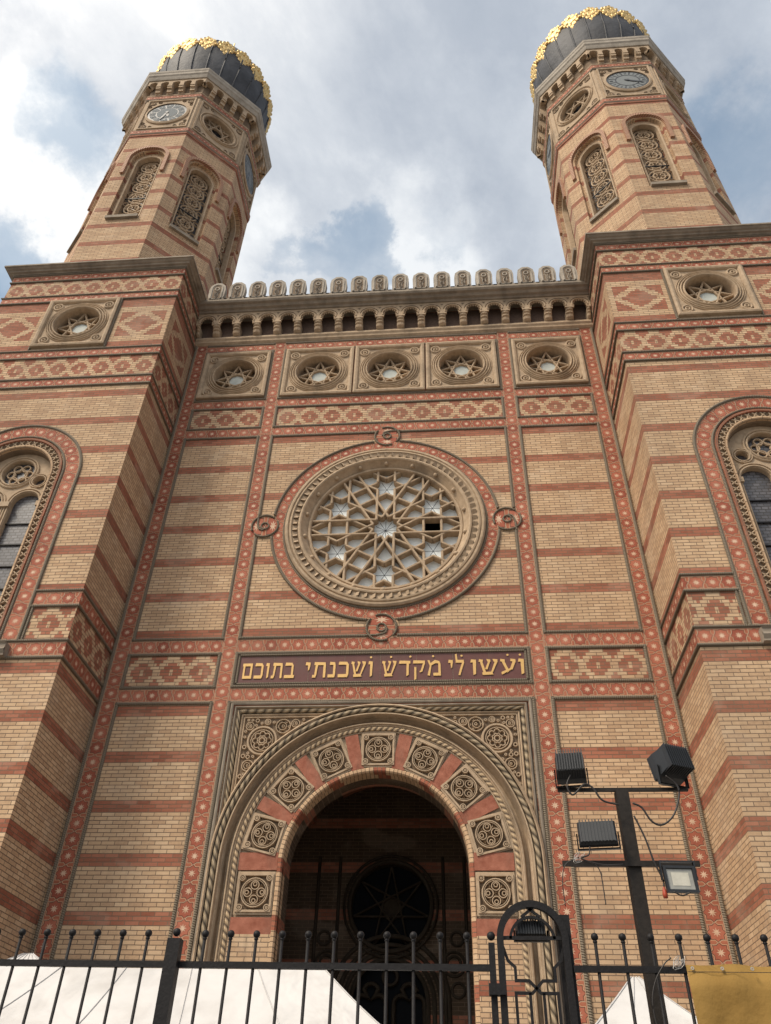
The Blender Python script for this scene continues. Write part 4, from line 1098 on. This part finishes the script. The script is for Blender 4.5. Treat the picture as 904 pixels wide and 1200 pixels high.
# ------------------------------------------------------------------ floodlight mast
MX, MY = 2.578, -10.6
MA = tag(empty('floodlight_mast', (MX, MY, 0)), 'dark square steel mast with two crossbars carrying floodlights behind the fence', 'light mast')
m = MB(); box(m, ff, -.038, 0, -.04, .038, 3.455, .04, 'mast'); child(m, 'post', MA, (MX, MY, 0))
m = MB(); box(m, ff, -.392, 3.455, -.012, .412, 3.475, .012, 'mast'); child(m, 'crossbar', MA, (MX, MY, 0))
m = MB(); box(m, ff, -.42, 2.994, .041, .372, 3.024, .06, 'mast'); child(m, 'crossbar', MA, (MX, MY, 0))
def floodlight(loc, rx, rz, w, h, dep, label, fins=True, lens=True, yoke=.1):
    """lamp with finned housing; local +(-y) is the lens side"""
    o = tag(empty('floodlight', loc), label, 'floodlight', 'floodlights on the mast and fence')
    rot = Matrix.Rotation(rz, 4, 'Z') @ Matrix.Rotation(rx, 4, 'X')
    f = F((0, 0, 0), rot @ Vector((1, 0, 0)), rot @ Vector((0, 0, 1)), rot @ Vector((0, -1, 0)))
    b = MB(); hw_, hh = w / 2, h / 2
    # body tapering to the back
    fr = [(-hw_, -hh), (hw_, -hh), (hw_, hh), (-hw_, hh)]; bk = [(x * .9, y * .86) for x, y in fr]
    b.face([f(*p, 0) for p in fr], 'lampblk'); b.face([f(*p, -dep) for p in bk][::-1], 'lampblk')
    for i in range(4):
        j = (i + 1) % 4; b.face([f(*fr[i], 0), f(*fr[i], -dep * .35), f(*fr[j], -dep * .35), f(*fr[j], 0)][::-1], 'lampblk')
        b.face([f(*fr[i], -dep * .35), f(*bk[i], -dep), f(*bk[j], -dep), f(*fr[j], -dep * .35)][::-1], 'lampblk')
    if fins:
        n = 11
        for i in range(n):
            x = -hw_ * .86 + w * .86 * i / (n - 1); box(b, f, x - .003, -hh * .98, -dep * 1.22, x + .003, hh * .98, -dep * .3, 'lampblk')
    bo = b.build('housing', o)
    b = MB(); t = .014
    sweep(b, f, fr, [(0, -.004), (0, .012), (t, .012), (t + .004, .002)], 'lampblk', closed=True); b.build('bezel', o)
    b = MB(); rect(b, f, -hw_ + t, -hh + t, hw_ - t, hh - t, .003, lensm if lens else 'lampblk')
    rect(b, f, -hw_ * .55, -hh * .5, hw_ * .55, hh * .5, .0045, ledm); b.build('lens', o)
    b = MB(); z_ = -yoke   # bracket
    p = [(-hw_ - .008, 0), (-hw_ - .008, z_), (hw_ + .008, z_), (hw_ + .008, 0)]
    g_ = F((0, 0, 0), Matrix.Rotation(rz, 4, 'Z') @ Vector((1, 0, 0)), (0, 0, 1), Matrix.Rotation(rz, 4, 'Z') @ Vector((0, -1, 0)))
    sweep(b, g_.at(0, 0, -dep * .45), p, slabp(-.004, .004, -.012, .012), 'lampblk'); b.build('bracket', o)
    return o
lensm = plain_mat('floodlight_lens', (.30, .30, .27), .15, .6); ledm = plain_mat('floodlight_led_board', (.52, .50, .42), .2, .6)
floodlight((2.285, MY + .02, 3.585), R(14), R(172), .185, .15, .12, 'boxy finned black floodlight at the left end of the upper crossbar', yoke=.11)
floodlight((2.875, MY + .02, 3.59), R(14), R(205), .19, .16, .14, 'boxy finned black floodlight at the right end of the upper crossbar, turned away', yoke=.115)
floodlight((2.378, MY - .09, 3.165), R(24), R(172), .225, .165, .03, 'flat black floodlight tilted back on the left of the lower crossbar', yoke=.09)
floodlight((2.805, MY - .12, 2.905), R(-4), R(4), .18, .145, .04, 'black square floodlight with pale lens hanging under the right of the lower crossbar', fins=False, yoke=-.10)
floodlight((1.915, FY + .10, 2.59), R(10), R(180), .16, .075, .06, 'small black floodlight behind the round top of the iron gate panel', yoke=.05)

def cable(name, pts, r, label, mat='cable', cat='cable'):
    # Catmull-Rom through the points
    P = [Vector(p) for p in pts]; Q = []
    E_ = [P[0] * 2 - P[1]] + P + [P[-1] * 2 - P[-2]]
    for i in range(1, len(E_) - 2):
        for k in range(8):
            t = k / 8; a, b, c, d_ = E_[i - 1:i + 3]
            Q.append(.5 * ((2 * b) + (c - a) * t + (2 * a - 5 * b + 4 * c - d_) * t * t + (3 * b - a - 3 * c + d_) * t ** 3))
    Q.append(P[-1]); m = MB(); tube(m, Q, r, mat, 6); return tag(m.build(name), label, cat)
cy = MY - .1
cable('cable', [(2.264, cy, 3.527), (2.233, cy, 3.457), (2.263, cy, 3.399), (2.339, cy, 3.464), (2.389, cy, 3.441), (2.437, cy, 3.365), (2.530, cy, 3.337)], .006, 'black cable sagging from the upper left floodlight to the mast')
cable('cable', [(2.845, cy, 3.515), (2.898, cy, 3.461), (2.902, cy, 3.392), (2.846, cy, 3.274), (2.769, cy, 3.217), (2.709, cy, 3.238), (2.665, cy, 3.319), (2.615, cy, 3.346)], .006, 'black cable looping from the upper right floodlight down and back to the mast')
cable('cable', [(2.610, cy, 3.270), (2.636, cy, 3.195), (2.658, cy, 3.117), (2.679, cy, 3.007), (2.710, cy, 2.913), (2.708, cy, 2.860)], .0055, 'black cable hanging along the right of the mast to a red plug')
m = MB(); lathe(m, F((2.708, cy, 2.83), (1, 0, 0), (0, 1, 0)), [(.0, -.022), (.013, -.02), (.015, 0), (.011, .02), (.005, .04)], 'orange', 10)
tag(m.build('plug'), 'small red plug at the end of the cable beside the lower right floodlight', 'plug')
cable('cable', [(2.321, cy - .02, 3.087), (2.307, cy - .02, 3.039), (2.262, cy - .02, 3.018), (2.377, cy - .02, 2.984), (2.496, cy - .02, 2.985)], .0045, 'black cable slung under the left half of the lower crossbar')
cable('cable', [(2.330, cy - .02, 2.998), (2.360, cy - .02, 2.944), (2.364, cy - .02, 2.852), (2.365, cy - .02, 2.768)], .003, 'thin loose cable end dangling left of the mast')
cable('cable', [(2.249, cy - .02, 3.025), (2.166, cy - .02, 2.984), (2.138, cy - .02, 2.890), (2.139, cy - .02, 2.760)], .003, 'thin dark cable dropping from the left tip of the lower crossbar')
cable('cable', [(2.746, MY - .15, 2.832), (2.789, MY - .15, 2.812), (2.839, MY - .15, 2.829)], .0045, 'short black cable curving under the lower right floodlight')
cable('cable', [(2.60, FY - .03, 2.45), (2.56, FY - .03, 2.42), (2.50, FY - .03, 2.34), (2.47, FY - .03, 2.24), (2.48, FY - .03, 2.10)], .0035, 'thin cable hanging from the fence rail beside the mast')
for (p, lab) in (((2.249, cy - .02, 3.025), 'white plastic ties bunched on the left of the lower crossbar'), ((2.635, FY - .03, 2.43), 'silver wire twisted round the fence rail at the corner of the banner')):
    m = MB(); random.seed(5)
    for k in range(5):
        c0 = Vector(p); rr_ = .012 + .006 * k; a_ = random.uniform(0, 3)
        tube(m, [c0 + Vector((math.cos(t * PI / 5) * rr_, math.sin(a_) * rr_ * .4 * math.sin(t), math.sin(t * PI / 5 + a_) * rr_)) for t in range(9)], .0014, 'wire', 5)
    tag(m.build('wire_tie'), lab, 'tie')

# ------------------------------------------------------------------ tents
def canvas_mat():
    M = Mat('white_tent_canvas', .7, .3); n = M.noise(M.pos(), 2.5, 4)
    M.base(M.ramp(n, [(.25, (.44, .42, .40)), (.5, (.55, .535, .52)), (.8, (.60, .585, .57))])); M.bump(M.noise(M.scaled(M.pos(), 1.2, 1.2, .5), 1.6, 3, .5, dist=.5), .06)
    return M.m
cm = canvas_mat(); cm2 = plain_mat('tent_seam_tape', (.46, .445, .435), .7, .2)
def tent(cx, cy, hx, hy, eave, ridge, rx, label):
    o = tag(empty('market_tent', (cx, cy, 0)), label, 'tent', 'white tents behind the fence')
    b = MB(); f = F((0, 0, 0), (1, 0, 0), (0, 1, 0)); n = 8
    E = [(-hx, -hy), (hx, -hy), (hx, hy), (-hx, hy)]; T = [(-rx, 0), (rx, 0), (rx, 0), (-rx, 0)]
    def surf(e, t, s):     # slightly hollow slope
        return Vector((e[0] + (t[0] - e[0]) * s, e[1] + (t[1] - e[1]) * s, eave + (ridge - eave) * (s ** 1.25)))
    for i in range(4):
        j = (i + 1) % 4
        for k in range(n):
            s0, s1 = k / n, (k + 1) / n
            q = [surf(E[i], T[i], s0), surf(E[j], T[j], s0), surf(E[j], T[j], s1), surf(E[i], T[i], s1)]
            b.face(q, cm, smooth=False)
        a, c = Vector((*E[i], eave)), Vector((*E[j], eave)); m_ = 10
        for k in range(m_):
            p, q = a.lerp(c, k / m_), a.lerp(c, (k + 1) / m_); dz = Vector((0, 0, -.22))
            b.face([p + dz, q + dz, q, p], cm)
    b.build('canopy', o)
    b = MB()      # welded seams running up the slopes
    for i in range(4):
        j = (i + 1) % 4; nn = 6 if abs(E[j][0] - E[i][0]) > 2.4 else 3
        for q in range(0, nn + 1):
            pts = []
            for k in range(n + 1):
                s0 = k / n; a, c = surf(E[i], T[i], s0), surf(E[j], T[j], s0); pts.append(a.lerp(c, q / nn) + Vector((0, 0, .004)))
            tube(b, pts, .0045, cm2, 5)
    b.build('seams', o)
    for (x, y) in E:
        b = MB(); box(b, f, x - .02 - math.copysign(.03, x), y - .02 - math.copysign(.03, y), 0, x + .02 - math.copysign(.03, x), y + .02 - math.copysign(.03, y), eave, 'wire'); b.build('leg', o)
    return o
tent(-.95, -9.1, 2.35, 1.1, 2.05, 2.70, 1.50, 'long white tent canopy behind the left part of the fence')
tent(-2.98, -6.6, 1.6, 1.3, 2.4, 3.24, .05, 'white tent whose tip just shows over the long canopy at far left')
tent(2.98, -8.0, .80, .80, 2.2, 2.86, .03, 'small pointed white tent behind the mast and banner')

# ------------------------------------------------------------------ camera
f_px, camx, camD, camz, yaw, pitch, roll = 929.863, 1.52776, 15.6672, 1.6, -.0964982, .689597, .0298572
cyw, syw, cp, sp = math.cos(yaw), math.sin(yaw), math.cos(pitch), math.sin(pitch)
fwd = Vector((syw * cp, cyw * cp, sp)); right = Vector((cyw, -syw, 0)); up = right.cross(fwd)
r2 = right * math.cos(roll) + up * math.sin(roll); u2 = up * math.cos(roll) - right * math.sin(roll)
cd = bpy.data.cameras.new('camera'); cam = bpy.data.objects.new('camera', cd); COL.objects.link(cam)
cam.matrix_world = Matrix(((r2.x, u2.x, -fwd.x, camx), (r2.y, u2.y, -fwd.y, -camD), (r2.z, u2.z, -fwd.z, camz), (0, 0, 0, 1)))
cd.sensor_fit = 'VERTICAL'; cd.sensor_height = 24.; cd.lens = f_px / 1200 * 24.; cd.clip_end = 3000; cd.clip_start = .05
sc.camera = cam

# ------------------------------------------------------------------ light and sky
EL = R(50); AZ = Vector((-.68, -.73, 0)).normalized()
sd = Vector((AZ.x * math.cos(EL), AZ.y * math.cos(EL), math.sin(EL)))
sl = bpy.data.lights.new('sun', 'SUN'); sl.energy = 2.5; sl.angle = R(13); sl.color = (1, .87, .70)
so = bpy.data.objects.new('sun', sl); COL.objects.link(so); so.rotation_euler = sd.to_track_quat('Z', 'Y').to_euler(); so.location = (0, -20, 50)
w = bpy.data.worlds.new('World'); sc.world = w; w.use_nodes = True; nt = w.node_tree; nt.nodes.clear()
wm = Mat.__new__(Mat); wm.nt = nt
sky = nt.nodes.new('ShaderNodeTexSky'); sky.sky_type = 'NISHITA'; sky.sun_disc = False; sky.sun_elevation = EL; sky.sun_rotation = math.atan2(sd.x, sd.y)
sky.air_density = 1.2; sky.dust_density = 2.; sky.ozone_density = 1.
tc_ = nt.nodes.new('ShaderNodeTexCoord'); gen = tc_.outputs['Generated']
sp_ = nt.nodes.new('ShaderNodeSeparateXYZ'); nt.links.new(gen, sp_.inputs[0]); dx, dy, dz = (X(nt, sp_.outputs[i]) for i in range(3))
hz = dz.max(.06) + .12
cv = wm.comb(dx / hz + CLX if False else dx / hz, dy / hz, 0.)
mp = nt.nodes.new('ShaderNodeMapping'); mp.inputs['Location'].default_value = (3.4, 1.7, 0); nt.links.new(cv, mp.inputs['Vector'])
n1 = wm.noise(mp.outputs[0], 2.1, 10, .58, dist=.3)
n2 = wm.noise(mp.outputs[0], 1.7, 9, .62, dist=.2)
wn_ = nt.nodes.new('ShaderNodeTexNoise'); wn_.inputs['Scale'].default_value = 5.5; wn_.inputs['Detail'].default_value = 9; wn_.inputs['Roughness'].default_value = .62
nt.links.new(gen, wn_.inputs['Vector']); ws_ = nt.nodes.new('ShaderNodeSeparateXYZ'); nt.links.new(wn_.outputs['Color'], ws_.inputs[0])
wx, wy, wz = (v_ + (X(nt, ws_.outputs[i_]) - .5) * .30 for i_, v_ in enumerate((dx, dy, dz)))
wl_ = (wx * wx + wy * wy + wz * wz).op('SQRT'); wx, wy, wz = wx / wl_, wy / wl_, wz / wl_
def blob(d, r0, r1):      # 1 near a direction of the sky, 0 away from it
    dt = (wx * d[0] + wy * d[1] + wz * d[2]); return dt.step(math.cos(R(r1)), math.cos(R(r0)))
GAPS = [((-.365, .374, .850), 6.5, .30), ((.345, .440, .826), 8.5, .24), ((-.138, .516, .846), 3.6, .20), ((-.475, .480, .738), 5., .25), ((-.0, .50, .866), 4., .14), ((.6, .5, .62), 14, .2)]
WHITE = [((-.44, .43, .79), 9, .30), ((-.40, .33, .853), 6, .18), ((-.05, .55, .83), 10, .20), ((-.30, .52, .80), 9, .18), ((-.8, .3, .5), 25, .2)]
gp = None; wh = None
for d_, r_, a_ in GAPS: b_ = blob(d_, r_ * .2, r_) * a_; gp = b_ if gp is None else gp + b_
for d_, r_, a_ in WHITE: b_ = blob(d_, r_ * .2, r_) * a_; wh = b_ if wh is None else wh + b_
cover = (n1 + .10 - gp).step(.34, .56) * .58 + .42
shade = (n2 * 1.15 + n1 * .45 - .29) - wh
ccol = wm.ramp(shade, [(.22, (.90, .93, .96)), (.38, (.62, .67, .74)), (.52, (.46, .515, .60)), (.70, (.37, .43, .52))])
sdot = (dx * sd.x + dy * sd.y + dz * sd.z).max(0.)
pw_ = sdot.op('POWER', 7.); gc = nt.nodes.new('ShaderNodeCombineColor')
for i_, k_ in enumerate((6.8, 5.6, 4.2)): nt.links.new((pw_ * k_ + 1.).k, gc.inputs[i_])
cg = wm.mix(1., ccol, gc.outputs[0], 'MULTIPLY')
b1 = nt.nodes.new('ShaderNodeBackground'); b1.inputs[1].default_value = .15; nt.links.new(wm.mix(1., sky.outputs[0], (.80, 1.06, 1.02), 'MULTIPLY'), b1.inputs[0])
b2 = nt.nodes.new('ShaderNodeBackground'); b2.inputs[1].default_value = .95; nt.links.new(cg, b2.inputs[0])
ms = nt.nodes.new('ShaderNodeMixShader'); nt.links.new(cover.k, ms.inputs[0]); nt.links.new(b1.outputs[0], ms.inputs[1]); nt.links.new(b2.outputs[0], ms.inputs[2])
ow = nt.nodes.new('ShaderNodeOutputWorld'); nt.links.new(ms.outputs[0], ow.inputs[0])
sc.view_settings.view_transform = 'Standard'; sc.view_settings.look = 'None'; sc.view_settings.exposure = 0.06; sc.view_settings.gamma = 1; sc.view_settings.use_curve_mapping = False
sc.cycles.max_bounces = 6; sc.cycles.diffuse_bounces = 4; sc.cycles.glossy_bounces = 2; sc.cycles.transparent_max_bounces = 4
